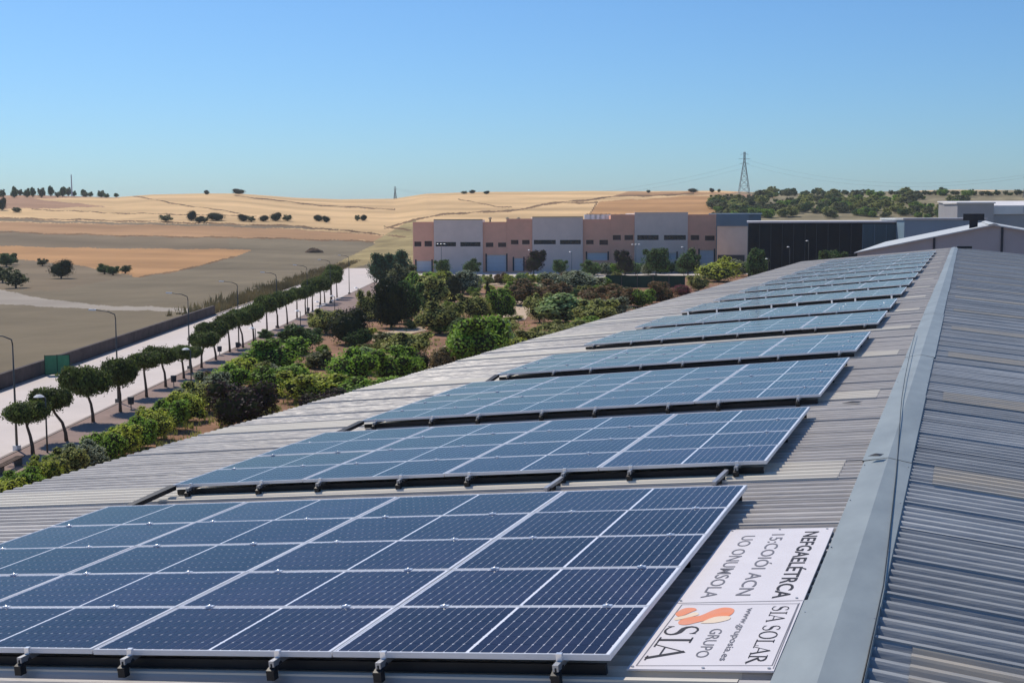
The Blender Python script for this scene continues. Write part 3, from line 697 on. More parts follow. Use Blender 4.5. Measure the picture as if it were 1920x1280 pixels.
# garden shrubs seen one by one: base x, base y, width, height (photo pixels), kind, what it is
G_HEDGE = 'leafy hedge shrubs beside the pavement'
hedge = []
for k, (x, y) in enumerate([(-30,985),(12,950),(50,930),(88,912),(125,898),(160,884),(195,866),(230,850),(262,836),(292,820),(322,802),(350,786),(378,768),(402,752),(425,738),(446,724)]):
    hedge.append((x, y+4, 56, 46, ['green', 'lime', 'green', 'lime', 'olive', 'silver', 'green', 'lime'][k % 8]))
for k, (x, y) in enumerate([(-10,935),(30,905),(75,890),(110,872),(150,862),(185,842),(215,826),(250,806),(283,786),(312,768),(345,752),(372,736),(400,722),(430,708),(462,692)]):
    hedge.append((x, y+16, 42, 30, ['lime', 'green', 'silver', 'green', 'reddish', 'olive', 'green', 'green'][k % 8]))
AD = dict(green='bright green', lime='yellow green', reddish='reddish brown', olive='olive green', silver='pale flowering', dark='very dark', dgreen='deep green',
          bluegreen='blue green', purple='dark purple brown', cream='dry cream coloured', pink='pink flowering', palegreen='pale green broad-leaved', scrub='grey green')
cnt = {}
for (x, y, wp, hp, kd_) in hedge:
    p = at(x, y); s_ = pxm(p); cnt[kd_] = cnt.get(kd_, 0)+1
    shrub(p, wp/s_*1.5, hp/s_*1.5, kd_, '%s hedge shrub, %s of its colour from the near end' % (AD[kd_], ORD[cnt[kd_]-1]), G_HEDGE)
SOLO = [
 (452,800,112,84,'purple','large dark purple brown bush standing in red soil near the roof edge'),
 (430,800,50,46,'olive','olive bush at the left foot of the large purple brown bush'),(490,790,60,36,'olive','low olive bush right of the large purple brown bush'),
 (515,700,100,62,'green','bright green shrub beyond the end of the pavement hedge'),(560,662,70,48,'dgreen','deep green rounded shrub by the pavement under the far pines'),(475,716,60,40,'olive','olive shrub left of the bright green one at the hedge end'),
 (598,690,50,30,'scrub','low grey green shrub on bare soil in mid garden'),
 (655,645,80,74,'dark','round nearly black conifer left of the cypress'),(612,625,58,46,'olive','olive bush leaning on the round black conifer'),(690,598,40,50,'olive','small olive bush between black conifer and cypress'),
 (734,614,76,104,'dark','tall dark cypress standing over the garden'),(765,606,60,80,'dgreen','deep green shrub behind the dark cypress'),
 (744,524,62,50,'bluegreen','blue green tree at the corner of the pink building'),(712,530,40,50,'bluegreen','smaller blue green tree at the end of the road'),(750,545,52,50,'scrub','grey green shrub below the blue green tree'),
 (800,590,74,66,'olive','rounded olive green shrub right of the dark cypress'),(825,625,86,60,'olive','broad olive shrub in front of the rounded olive one'),(846,568,56,54,'dark','black shrub in the middle of the garden'),
 (815,552,60,44,'lime','yellow green shrub below the first grey facade'),(868,550,70,40,'silver','pale flowering shrub below the small facade trees'),(790,560,50,50,'green','green shrub beside the blue green tree'),
 (915,580,12,56,'dark','slender dark cypress in the garden'),(941,597,50,52,'green','round clipped green bush beside sandy ground'),(890,600,60,50,'olive','olive bush left of the slender cypress'),
 (985,572,76,42,'reddish','reddish brown bush behind the sandy clearing'),(1040,565,60,36,'reddish','second reddish brown bush behind the clearing'),
 (1012,604,46,50,'olive','upright olive bush right of the clearing'),(1062,606,96,52,'palegreen','pale green broad bush right of the clearing'),(1090,552,80,42,'silver','whitish flowering bush nearest the green screen'),(1045,553,60,40,'silver','whitish flowering bush left of its twin'),
 (1150,602,66,44,'silver','whitish flowering bush against the roof edge'),(1115,612,80,46,'olive','tall olive grass bush beside the roof edge'),
 (895,698,120,98,'green','big bright green tree-like shrub behind the roof edge'),(930,660,70,60,'palegreen','pale green shrub behind the big bright one'),(960,672,70,40,'lime','yellow green shrub against the roof edge'),
 (832,700,52,52,'cream','dry cream coloured bush beside the big green shrub'),(856,676,34,36,'cream','smaller dry cream coloured bush'),
 (655,735,92,80,'green','bright green shrub in the middle of the near garden'),(690,700,60,46,'palegreen','pale green bush behind the bright middle shrub'),(745,725,92,70,'green','bright green shrub left of the dry cream bush'),(700,758,96,52,'green','leafy green shrub hanging at the roof edge'),
 (762,672,86,50,'olive','olive bush in front of the tall cypress'),(785,700,40,40,'dark','dark bush in the shade left of the dry cream bush'),(585,752,110,54,'lime','yellow green shrub patch above the roof edge'),(520,740,90,54,'green','green shrub patch behind the purple bush'),(505,712,50,30,'silver','pale shrub in the patch behind the purple bush'),
 (612,778,80,44,'purple','dark purple brown bush under the yellow green patch'),(660,770,60,44,'dgreen','deep green bush above the roof edge'),(550,722,60,40,'green','green bush at the centre of the near garden'),(670,648,50,30,'dgreen','low deep green bush right below the round conifer'),
 (725,640,50,18,'scrub','low grey green bush at the foot of the cypress'),
 (1010,652,90,36,'olive','olive ground bush by the roof edge below the clearing'),(1060,634,80,30,'olive','second olive ground bush by the roof edge'),(1100,622,60,28,'green','third ground bush by the roof edge, green'),
 (1165,575,70,36,'reddish','brick red bush below the green screen'),(1120,570,60,30,'reddish','brick red bush left of its twin'),(1240,568,54,34,'reddish','rust coloured bush right below the green screen'),(1278,556,36,24,'pink','pink flowering bush at the roof edge'),
 (1205,576,44,34,'green','green bush between the rust coloured ones'),(1345,528,76,36,'lime','bright yellow green bush at the roof edge by the beige wall'),(1357,515,28,34,'lime','yellow tipped upright bush behind the bright one'),(1385,518,40,30,'silver','pale flowering bush left of the black building'),
 (1310,545,40,26,'olive','olive bush right of the green screen'),(930,628,90,34,'olive','olive bush below the round clipped bush'),(870,640,60,40,'dgreen','deep green bush behind the big green shrub')]
for (x, y, wp, hp, kd_, lab) in SOLO:
    p = at(x, y); s_ = pxm(p)
    tall = kd_ in ('dark', 'bluegreen') and hp > 50
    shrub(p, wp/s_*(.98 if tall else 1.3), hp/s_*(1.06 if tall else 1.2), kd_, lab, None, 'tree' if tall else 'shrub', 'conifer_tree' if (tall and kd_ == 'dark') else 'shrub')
# hedge in front of the facades
for i in range(22):
    x = 876+i*20+random.uniform(-4, 4); y = 536-(i*.45)+random.uniform(-2, 2); kd_ = ['lime', 'green', 'olive', 'reddish', 'lime', 'palegreen'][i % 6] if i < 12 else ['palegreen', 'silver', 'green', 'olive'][i % 4]
    p = at(x, y if i < 12 else y-14); s_ = pxm(p)
    shrub(p, 34/s_, (24 if i < 12 else 26)/s_, kd_, '%s shrub, %s from the left in the hedge before the factory units' % (AD[kd_], ORD[i]), 'hedge before the factory units')
rg = random.Random(5)
for i in range(64):
    t = rg.random(); x = 480+t*700; lo = 700-(x-480)*.215; y = lo+rg.uniform(-75, 14)
    if x > 940 and x < 1010: continue
    if i % 3 == 0: x, y = 880+rg.random()*400, 555+rg.uniform(-12, 14)
    p = at(x, y); s_ = pxm(p); kd_ = rg.choice(['olive', 'green', 'scrub', 'dgreen', 'olive', 'lime'])
    wp = rg.uniform(24, 42)
    shrub(p, wp/s_, wp*.6/s_, kd_, 'small shrub filling the garden between the larger bushes', 'small filler shrubs in the garden')
# round trees before the facades
for i, (x, y, wp, hp, kd_) in enumerate([(829,517,34,28,'dgreen'),(884,517,36,28,'dgreen'),(1001,517,42,40,'purple'),(1050,517,32,28,'dgreen'),(1108,517,40,26,'dgreen'),(1172,517,38,40,'purple'),(1230,517,54,48,'dgreen'),(1290,517,46,44,'dgreen'),(1418,528,46,52,'dgreen'),(1560,530,60,56,'dgreen')]):
    p = at(x, y); s_ = pxm(p); o = empty('round_tree', (p[0], p[1], G)); tag(o, '%s round dark tree from the left before the factory units' % ORD[i], 'tree', 'round trees before the factory units')
    MB().tube([(0,0,0),(0,0,hp/s_*.5)], [.14,.09], 7).build('trunk', mt['bark'], o)
    place('crown', shrub_mesh(kd_, i % 3), o, (0, 0, .15*hp/s_), (0, 0, i), (wp/s_*1.15, wp/s_*1.15, hp/s_*1.12))
# dry grass tufts and weeds: uncountable
def tufts(name, kind, spots, label):
    vs_, fs_ = [], []; rs = random.Random(9)
    for (x, y, z, h_) in spots:
        for _ in range(7):
            a = rs.uniform(0, 6.28); r_ = rs.uniform(0, h_*.6); bx, by = x+r_*math.cos(a), y+r_*math.sin(a); wv = rs.uniform(.03, .07)*h_*2; hh = h_*rs.uniform(.5, 1.1); a2 = rs.uniform(0, 6.28)
            k_ = len(vs_); lx, ly = math.cos(a2)*wv, math.sin(a2)*wv
            vs_ += [(bx-lx, by-ly, z), (bx+lx, by+ly, z), (bx+lx*.3+rs.uniform(-.2, .2)*h_, by+ly*.3+rs.uniform(-.2, .2)*h_, z+hh)]; fs_.append((k_, k_+1, k_+2))
    me = bpy.data.meshes.new(name); me.from_pydata(vs_, [], fs_); me.materials.append(mt[kind]); me.update()
    return tag(place(name, me), label, 'grass', kind='stuff')
sp = []
for _ in range(1500):
    s_ = random.random(); q = w0+wd_*(wl-2+s_*(215)); o_ = abs(random.gauss(0, 2.6)); pt = q+wn*(.6+o_); sp.append((pt[0], pt[1], G, random.uniform(.4, 1.3)))
tufts('dry_grass', 'drygrass', sp, 'tall dry yellow grass on the verge beyond the wall end')
sp = []
for _ in range(2600):
    x = random.uniform(-50, 1350); lo = 935-(x)*.31; y = lo-random.uniform(-30, 130)
    if x < 700 and y < 862-.471*x+62: continue
    p = at(x, max(y, 520)); sp.append((p[0], p[1], G, random.uniform(.15, .5)))
tufts('garden_weeds', 'leaf_olive', sp, 'low olive weeds scattered over the red garden soil')

# field trees
FT_ = [(115,522,46,38,'dark'),(30,540,52,40,'scrub'),(5,530,40,36,'scrub'),(12,500,36,30,'dgreen'),(20,497,30,24,'scrub'),(80,499,22,16,'scrub'),(196,514,32,22,'dgreen'),(212,516,30,20,'dgreen'),(235,513,26,18,'scrub')]
LAB = ['solitary dark bush in the field left of the orange strip','olive tree in front at the left picture edge','olive tree cut by the left picture edge','green tree behind the front olive trees','second tree behind the front olive trees',
       'small pale bush left of the solitary dark bush','left tree of the clump by the orange field','middle tree of the clump by the orange field','right tree of the clump by the orange field']
for (x, y, wp, hp, kd_), lab in zip(FT_, LAB):
    p = hit(x, y); s_ = pxm(p); o = empty('field_tree', p); tag(o, lab, 'tree')
    place('crown', shrub_mesh(kd_, random.randint(0, 2)), o, (0, 0, .05*hp/s_), (0, 0, random.random()*6), (wp/s_*1.05, wp/s_, hp/s_*.95))
    MB().tube([(0,0,-.2),(0,0,hp/s_*.5)], [.2,.12], 6).build('trunk', mt['bark'], o)
for i, (x, y, wp, hp) in enumerate([(311,416,28,14),(359,414,18,20),(374,417,22,12),(384,417,18,11),(406,414,32,16),(457,415,24,13),(471,416,18,12),(494,415,18,12),(517,415,24,16),(539,415,22,13),(598,415,18,13),(612,417,16,12),(670,414,13,12),(681,414,13,12),
                                    (4,395,16,24),(32,398,22,10),(388,365,10,9),(448,364,24,10),(870,364,16,6),(885,363,12,7),(912,364,12,6),(1216,362,10,6),(1300,361,18,8),(1335,361,10,8),(1348,361,8,7)]):
    p = hit(x, y); s_ = pxm(p); o = empty('field_tree', p)
    tag(o, '%s small dark tree from the left dotted over the pale fields' % ORD[i], 'tree', 'small trees dotted over the pale fields')
    place('crown', shrub_mesh('dark' if i % 3 else 'scrub', i % 3), o, (0, 0, 0), (0, 0, i), (wp/s_*1.1, wp/s_, hp/s_*1.08))
    MB().tube([(0,0,-.5),(0,0,hp/s_*.5)], [.3,.2], 5).build('trunk', mt['bark'], o)
rg = random.Random(11)
for i in range(24):
    x = -20+i*10.2+rg.uniform(-6, 6); p = hit(x, 368+rg.uniform(-2, 3)); s_ = pxm(p); o = empty('hill_tree', p)
    tag(o, 'dark tree in the line along the left hilltop', 'tree', 'trees along the left hilltop')
    hh = 18-abs(x-60)/18+rg.uniform(-4, 4); place('crown', shrub_mesh('dgreen' if i % 3 else 'scrub', i % 3), o, scale=(rg.uniform(11,22)/s_, 12/s_, max(hh, 7)*1.1/s_))
    MB().tube([(0,0,-1),(0,0,max(hh, 7)*.6/s_)], [.4,.25], 5).build('trunk', mt['bark'], o)
for i in range(245):
    t = rg.random(); x = 1335+t*480; ylo = 411; yhi = 364+max(0, (1450-x))*.16
    y = yhi+(ylo-yhi)*rg.random()**1.1
    if 1690 < x < 1790 and 375 < y < 386 and rg.random() < .7: continue
    p = hit(x, y); s_ = pxm(p); kd_ = rg.choice(['scrub', 'olive', 'dgreen', 'olive', 'scrub', 'green']); wp = rg.uniform(15, 34)*(.8 if y < 380 else 1.0)
    o = empty('hill_shrub', p); tag(o, 'round scrub bush on the hillside beyond the black hall', 'shrub', 'scrub bushes on the right hillside')
    place('foliage', shrub_mesh(kd_, i % 3), o, scale=(wp/s_, wp/s_, wp*.62/s_)); o.rotation_euler.z = i
for i in range(46):
    x = 1440+i*10.8+rg.uniform(-4, 4); p = hit(x, 366+rg.uniform(-1, 2)); s_ = pxm(p); hh = rg.uniform(6, 13)
    o = empty('hill_tree', p); tag(o, 'small bluish tree on the right skyline', 'tree', 'trees along the right skyline')
    place('crown', shrub_mesh('scrub' if i % 2 else 'dgreen', i % 3), o, scale=(rg.uniform(9, 18)/s_, 14/s_, hh/s_)); o.rotation_euler.z = i
    MB().tube([(0,0,-1),(0,0,hh*.5/s_)], [.4,.25], 5).build('trunk', mt['bark'], o)

# ------------------------------------------------------------------ street lamps
def street_lamp(p, hgt, arm, lab, group, cat='street lamp'):
    o = empty('street_lamp', (p[0], p[1], G+.1)); tag(o, lab, cat, group)
    d = Vector((-kn[0], -kn[1], 0))
    MB().tube([(0,0,0),(0,0,hgt*.5),(0,0,hgt-.5)], [.075,.055,.035], 8).build('pole', mt['post'], o, True)
    MB().box(-.16,.16,-.16,.16,-.02,.28).build('base', mt['lamphead' if p is LP0 else 'post'], o)
    pts = [Vector((0,0,hgt-.5)), Vector((0,0,hgt-.2))+d*.05, Vector((0,0,hgt))+d*arm*.3, Vector((0,0,hgt+.12))+d*arm*.8]
    MB().tube(pts, .04, 7).build('arm', mt['post'], o, True)
    h = pts[-1]; a = MB(); L_, W_ = .5, .12; n = Vector((-d.y, d.x, 0))
    e_ = h+d*L_
    a.add([h-n*W_*.6+Vector((0,0,-.05)), h+n*W_*.6+Vector((0,0,-.05)), e_+n*W_+Vector((0,0,-.02)), e_-n*W_+Vector((0,0,-.02)),
           h-n*W_*.5+Vector((0,0,.05)), h+n*W_*.5+Vector((0,0,.05)), e_+n*W_*.7+Vector((0,0,.06)), e_-n*W_*.7+Vector((0,0,.06))],
          [(0,3,2,1),(4,5,6,7),(0,1,5,4),(1,2,6,5),(2,3,7,6),(3,0,4,7)]).build('lamp_head', mt['lamphead'], o)
LP0 = None
for i, (x, tip) in enumerate([(32,1),(222,1),(356,1),(448,1),(520,1),(577,1),(620,1),(655,1)]):
    # the pole's foot sits on the kerb line
    y = 862-.4725*x; p = at(x, y); LP0 = p if i == 0 else None
    street_lamp(p, 6.5, 1.7, '%s tall curved street lamp from the near end, between pines and road' % ORD[i], 'tall street lamps along the kerb')
def disc_lamp(p, hgt, heads, lab, group=None):
    o = empty('garden_lamp', (p[0], p[1], G+.05)); tag(o, lab, 'lamp', group)
    MB().tube([(0,0,0),(0,0,hgt)], [.055,.04], 7).build('pole', mt['post'], o, True)
    offs = [(-.35,0)] if heads == 1 else [(-.75,0),(0,.1),(.75,0)]
    for ox, oy in offs:
        v = rt*ox; MB().tube([(0,0,hgt-.06),(v[0],v[1],hgt)], .025, 5).build('arm', mt['post'], o)
        c = MB(); n = 12
        ring = [(v[0]+.30*math.cos(2*math.pi*k/n), v[1]+.30*math.sin(2*math.pi*k/n), hgt+.02) for k in range(n)]
        ring2 = [(v[0]+.14*math.cos(2*math.pi*k/n), v[1]+.14*math.sin(2*math.pi*k/n), hgt+.14) for k in range(n)]
        c.add(ring+ring2, [(k, (k+1) % n, n+(k+1) % n, n+k) for k in range(n)]+[tuple(range(n, 2*n)), tuple(range(n-1, -1, -1))]).build('lamp_head', mt['lamphead'], o)
for i, (x, y) in enumerate([(89,852),(359,729),(480,678),(564,636),(600,614),(628,600),(672,580)]):
    disc_lamp(at(x, y), [3.2, 3.0, 3.0, 3.0, 3.0, 3.0, 3.0][i], 1, '%s small disc-headed lamp from the near end, on the pavement' % ORD[i], 'disc-headed lamps on the pavement')
for i, (x, y, h_) in enumerate([(828,517,7.0),(1192,517,6.8)]):
    disc_lamp(at(x, y), h_, 3, 'three-headed lamp before the %s' % ['left grey factory unit', 'third grey factory unit'][i], 'three-headed lamps')
for i, (x, y, h_) in enumerate([(1072,517,5.2),(995,517,5.6),(1282,517,6.2),(1480,528,6.8),(1515,528,8.0),(1440,530,4.6),(1232,566,1.6)]):
    disc_lamp(at(x, y), h_, 1, 'single lamp, %s from the left, before the factory units' % ORD[[1,0,3,5,6,4,2][i]], 'single lamps before the factory units')
for i, (x, y) in enumerate([(246,770),(326,727),(446,660),(412,668),(578,590)]):
    p = at(x, y); o = empty('litter_bin', (p[0], p[1], G+.12)); tag(o, '%s small dark litter bin from the near end, among the pines' % ORD[i], 'litter bin', 'litter bins among the pines')
    MB().tube([(0,0,.35),(0,0,.85)], [.20,.23], 10).build('bin', mt['frame_dark'], o); MB().tube([(0,0,-.02),(0,0,.36)], .035, 6).build('post', mt['post'], o)
# bench-like rail at the left edge
p = at(18, 885); o = empty('bench', (p[0], p[1], G+.12), rz=math.atan2(kd[1], kd[0])); tag(o, 'low wooden bench on the pavement at the left picture edge', 'bench')
for k in range(3): MB().box(-1.6, 1.6, -.22+.16*k, -.10+.16*k, .42, .47).build('slat', mt['bark'], o)
for sx in (-1.2, 1.2): MB().box(sx-.06, sx+.06, -.2, .2, 0, .42).build('leg', mt['post'], o)
# green mesh gate standing against the wall
p = at(108, 704); o = empty('mesh_gate', (p[0], p[1], G+.03), rz=math.atan2(rt[1], rt[0])+.35); o.scale = (.85, .85, .95); tag(o, 'green mesh gate panel standing against the dark wall', 'gate')
for k in (0, 1): MB().box(-1.15+k*1.16, -.01+k*1.16, -.025, .025, .12, 1.75).build('mesh_panel', mt['greenbin'], o)
for k in range(3): MB().box(-1.19+k*1.16, -1.12+k*1.16, -.05, .05, 0, 1.85).build('post', mt['greenmesh'], o)
for z_ in (.08, 1.76): MB().box(-1.11, 1.12, -.035, .035, z_, z_+.05).build('rail', mt['greenmesh'], o)
# pile of soil in the ploughed field
p = hit(588, 474); s_ = pxm(p); rs = np.random.RandomState(3); b = MB(); n = 16
rings = [(1.0, 0), (.8, .45), (.45, .85), (.12, 1.0)]; L_, H_ = 19/s_, 8/s_
for fr_, hz in rings:
    b.v += [tuple(float(c) for c in (p+rt*L_*fr_*math.cos(a)*(1+rs.uniform(-.15,.15))+np.array([fw[0],fw[1],0])*2.2*fr_*math.sin(a)+np.array([0,0,H_*hz*(1+rs.uniform(-.2,.2))-.05]))) for a in np.linspace(0, 6.28, n, endpoint=False)]
for i in range(3):
    for k in range(n): b.f.append((i*n+k, i*n+(k+1) % n, (i+1)*n+(k+1) % n, (i+1)*n+k)); b.m.append(0)
b.f.append(tuple(3*n+k for k in range(n))); b.m.append(0)
tag(b.build('soil_pile', mt['soil_pile']), 'heap of brown soil in the ploughed field', 'soil pile')

# ------------------------------------------------------------------ factory units
FL = at(775, 512); FR = FL+np.array([rt[0], rt[1], 0])*((1343-775)/pxm(FL))
fd = FR-FL; FLEN = float(np.hypot(fd[0], fd[1])); fu = np.array([fd[0], fd[1], 0])/FLEN; fn = np.array([fu[1], -fu[0], 0])       # towards the viewer
if np.dot(fn, CAM-FL) < 0: fn = -fn
FN = fn.copy()
def fpos(px, py, off=0.0):                              # (metres along the facade, height) for a sight line
    q = onplane(px, py, FL+FN*off, FN); return float(np.dot(q-FL, fu)), float(q[2]-G)
UNITS = [(775,813,418,'pinkwall'),(813,905,413,'greywall'),(905,950,418,'pinkwall'),(950,998,412,'pinkwall'),(998,1093,408,'greywall'),(1093,1145,413,'pinkwall'),(1145,1190,404,'pinkwall'),(1190,1290,400,'greywall'),(1290,1343,404,'pinkwall')]
UN = ['pink unit at the left end of the factory row','left grey unit of the factory row','pink unit right of the left grey unit','pink unit with the higher parapet left of the middle grey unit','middle grey unit of the factory row','pink unit right of the middle grey unit',
      'pink unit left of the right grey unit','right grey unit of the factory row','pink unit at the right end of the factory row']
WIN = {0:[(777,790,453,462),(796,810,452,462)],1:[(817,855,454,462),(863,901,454,462)],2:[(911,925,455,463),(934,949,455,463)],3:[(958,972,450,458),(979,993,450,458)],4:[(1001,1042,450,458),(1050,1089,450,458)],
       5:[(1099,1113,450,458),(1124,1140,450,459)],6:[(1149,1164,441,450),(1171,1187,441,450)],7:[(1195,1235,441,450),(1245,1286,441,450)],8:[(1295,1311,441,450),(1322,1340,442,451)]}
DOOR = {0:[(781,809,489,509)],2:[(913,949,478,509)],3:[(964,981,484,508)],5:[(1101,1139,474,488)],8:[(1312,1338,469,500)],7:[(1254,1268,474,486)]}
def fbox(b, s0, s1, z0, z1, o0, o1):
    P = lambda s, o, z: FL+fu*s+FN*o+np.array([0, 0, z])
    b.add([P(s0,o0,z0),P(s1,o0,z0),P(s1,o1,z0),P(s0,o1,z0),P(s0,o0,z1),P(s1,o0,z1),P(s1,o1,z1),P(s0,o1,z1)],
          [(0,3,2,1),(4,5,6,7),(0,1,5,4),(1,2,6,5),(2,3,7,6),(3,0,4,7)]); return b
for i, (xa, xb, yt, m) in enumerate(UNITS):
    off = .45 if m == 'greywall' else 0.0
    s0, h = fpos(xa, yt, off); s1, _ = fpos(xb, yt, off)
    if i == 0: s0 = 0
    s0 += .01; s1 -= .01
    o = empty('factory_unit', (0, 0, 0)); tag(o, UN[i], 'factory')
    holes = [(fpos(a, y0, off), fpos(c, y1, off)) for a, c, y0, y1 in WIN.get(i, [])]+[(fpos(a, y0, off), fpos(c, y1, off)) for a, c, y0, y1 in DOOR.get(i, [])]
    nw = len(WIN.get(i, []))
    rects = [(A[0], B_[0], B_[1] if k < nw else max(B_[1], .02) , A[1]) for k, (A, B_) in enumerate(holes)]
    # wall with real openings: cut it into cells along all opening edges
    ss = sorted({s0, s1, *[r_[0] for r_ in rects], *[r_[1] for r_ in rects]}); zs = sorted({0.0, h, *[r_[2] for r_ in rects], *[r_[3] for r_ in rects]})
    wb = MB(); P = lambda s, o_, z: tuple(FL+fu*s+FN*o_+np.array([0, 0, z]))
    for a, c in zip(ss, ss[1:]):
        for z0, z1 in zip(zs, zs[1:]):
            ms, mz = (a+c)/2, (z0+z1)/2
            if a < s0-1e-6 or c > s1+1e-6 or any(r_[0] < ms < r_[1] and r_[2] < mz < r_[3] for r_ in rects): continue
            wb.quad(P(a,off,z0), P(c,off,z0), P(c,off,z1), P(a,off,z1))
    for r_ in rects:                                     # reveals
        a, c, z0, z1 = r_; d_ = off-.35
        wb.quad(P(a,off,z0),P(a,off,z1),P(a,d_,z1),P(a,d_,z0)); wb.quad(P(c,off,z0),P(c,d_,z0),P(c,d_,z1),P(c,off,z1))
        wb.quad(P(a,off,z1),P(c,off,z1),P(c,d_,z1),P(a,d_,z1)); wb.quad(P(a,off,z0),P(a,d_,z0),P(c,d_,z0),P(c,off,z0))
    DEEP = -24
    wb.quad(P(s0,off,0),P(s0,off,h),P(s0,DEEP,h),P(s0,DEEP,0)); wb.quad(P(s1,off,0),P(s1,DEEP,0),P(s1,DEEP,h),P(s1,off,h)); wb.quad(P(s0,DEEP,0),P(s0,DEEP,h),P(s1,DEEP,h),P(s1,DEEP,0))
    wb.build('wall', mt[m], o)
    fbox(MB(), s0-.0, s1+.0, h+.003, h+.22, off-.5, off+.10).build('parapet_coping', mt['coping' if i in (1, 4) else m], o)
    MB().quad(P(s0,off-.5,h-.6),P(s1,off-.5,h-.6),P(s1,DEEP,h-.6),P(s0,DEEP,h-.6)).build('roof', mt['whiteroof'], o)
    for k, (a, c, z0, z1) in enumerate(rects):
        if k < nw:
            wdw = MB().quad(P(a,off-.3,z0),P(c,off-.3,z0),P(c,off-.3,z1),P(a,off-.3,z1)).build('window', mt['glass' if m == 'greywall' else 'redglass'], o)
            nm_ = 4 if m == 'greywall' else 1
            fb = MB(); fbox(fb, a, c, z0, z0+.10, off-.29, off-.2); fbox(fb, a, c, z1-.10, z1, off-.29, off-.2)
            for q in range(nm_+1): sx = a+(c-a-.1)*q/nm_ if nm_ > 1 else (a if q == 0 else c-.1); fbox(fb, sx, sx+.10, z0+.101, z1-.101, off-.29, off-.2)
            fb.build('frame', mt['frame_dark'], wdw)
        else:
            dr = fbox(MB(), a, c, z0, z1, off-.34, off-.28).build('door', mt['whitedoor'], o)
            hb = MB(); nn = max(3, int((z1-z0)/.9))
            for q in range(1, nn): fbox(hb, a+.05, c-.05, z0+(z1-z0)*q/nn-.02, z0+(z1-z0)*q/nn+.02, off-.279, off-.262)
            hb.build('door_ribs', mt['hallwall'], dr)
            fb = MB(); fbox(fb, a-.35, a-.002, z0, z1+.3, off+.001, off+.06); fbox(fb, c+.002, c+.35, z0, z1+.3, off+.001, off+.06); fb.build('door_jamb', mt['frame_dark'], dr)
# skylights and small roof units on the roofs
for i, x in enumerate((1103,1113,1122,1131,1141)):
    s_, h_ = fpos(x, 404, -6); o = fbox(MB(), s_-.9, s_+.7, h_-1.6, h_+.2, -8, -6).build('skylight', mt['whiteroof']); tag(o, '%s white skylight from the left on the pink unit roof' % ORD[i], 'skylight', 'white skylights on the factory roof')
for i, x in enumerate((919,951,972)):
    s_, h_ = fpos(x, 409, -4); o = empty('roof_vent', tuple(FL+fu*s_-FN*4+np.array([0,0,h_-1.4]))); tag(o, '%s dark vent cowl from the left on the factory roofs' % ORD[i], 'vent', 'vent cowls on the factory roofs')
    MB().tube([(0,0,-.6),(0,0,1.1)], .18, 8).build('pipe', mt['frame_dark'], o); MB().tube([(0,0,1.1),(0,0,1.35),(0,0,1.6)], [.25,.48,.2], 10).build('cowl', mt['coping'], o)

# hall behind the right end: beige side wall, blue fascia
def rect_building(name, lab, cat, px0, px1, ytop, ybase, deep, parts, turn=0.0, ref=None):
    pass
def block(base_px, w_m, depth_m, top_z, ang, m_wall, name, label, cat, roofm=None, fascia=None, slope=0.0):
    """simple hall standing on the ground: left-front corner on a sight line, front facing the viewer turned by ang"""
    p = at(*base_px); f2 = np.array([fw[0], fw[1]])/np.hypot(fw[0], fw[1]); ca, sa = math.cos(ang), math.sin(ang)
    u = np.array([rt[0]*ca-f2[0]*sa, rt[1]*ca-f2[1]*sa]); u = u/np.linalg.norm(u); v = np.array([-u[1], u[0]])
    o = empty(name, (p[0], p[1], G), rz=math.atan2(u[1], u[0])); tag(o, label, cat)
    h = top_z-G
    b = MB(); Wd, Dp = w_m, depth_m
    b.quad((0,0,0),(Wd,0,0),(Wd,0,h),(0,0,h)); b.quad((0,Dp,0),(0,0,0),(0,0,h),(0,Dp,h+slope)); b.quad((Wd,0,0),(Wd,Dp,0),(Wd,Dp,h+slope),(Wd,0,h)); b.quad((Wd,Dp,0),(0,Dp,0),(0,Dp,h+slope),(Wd,Dp,h+slope))
    b.build('wall', m_wall, o)
    rb = MB().add([(-.3,-.3,h+.003),(Wd+.3,-.3,h+.003),(Wd+.3,Dp+.3,h+slope+.003),(-.3,Dp+.3,h+slope+.003),(-.3,-.3,h+.35),(Wd+.3,-.3,h+.35),(Wd+.3,Dp+.3,h+slope+.35),(-.3,Dp+.3,h+slope+.35)], [(0,3,2,1),(4,5,6,7),(0,1,5,4),(1,2,6,5),(2,3,7,6),(3,0,4,7)])
    rb.build('roof', roofm or mt['paleroof'], o)
    if fascia: MB().box(-.35, Wd+.35, -.40, -.305, h-fascia[1], h+.34).build('fascia', fascia[0], o)
    return o, h
def ztop(base_px, px, ytop): p = at(*base_px); return float(CAM[2]+ray(px, ytop)[2]/np.dot(ray(px, ytop), fw)*depth(p))
def wpx(base_px, px1, px0): p = at(*base_px); return (px1-px0)/pxm(p)
# beige-walled hall with blue fascia
bp = (1344, 500); z_ = ztop(bp, 1344, 404)
o, h = block(bp, wpx(bp, 1400, 1344), 22, z_, 0.17, mt['beigewall'], 'hall', 'small beige hall with blue fascia at the right end of the factory row', 'building', mt['paleroof'], (mt['bluefascia'], 20/pxm(at(*bp))))
MB().box(.2, wpx(bp, 1395, 1344), -.12, -.003, 0, 22/pxm(at(*bp))).build('plinth', mt['frame_dark'], o)
# teal hall behind it
bp = (1330, 494); z_ = ztop(bp, 1400, 402)
block(bp, wpx(bp, 1424, 1330), 20, z_, 0.17, mt['bluefascia'], 'hall', 'blue hall showing its pale roof behind the small beige hall', 'building', mt['paleroof'])
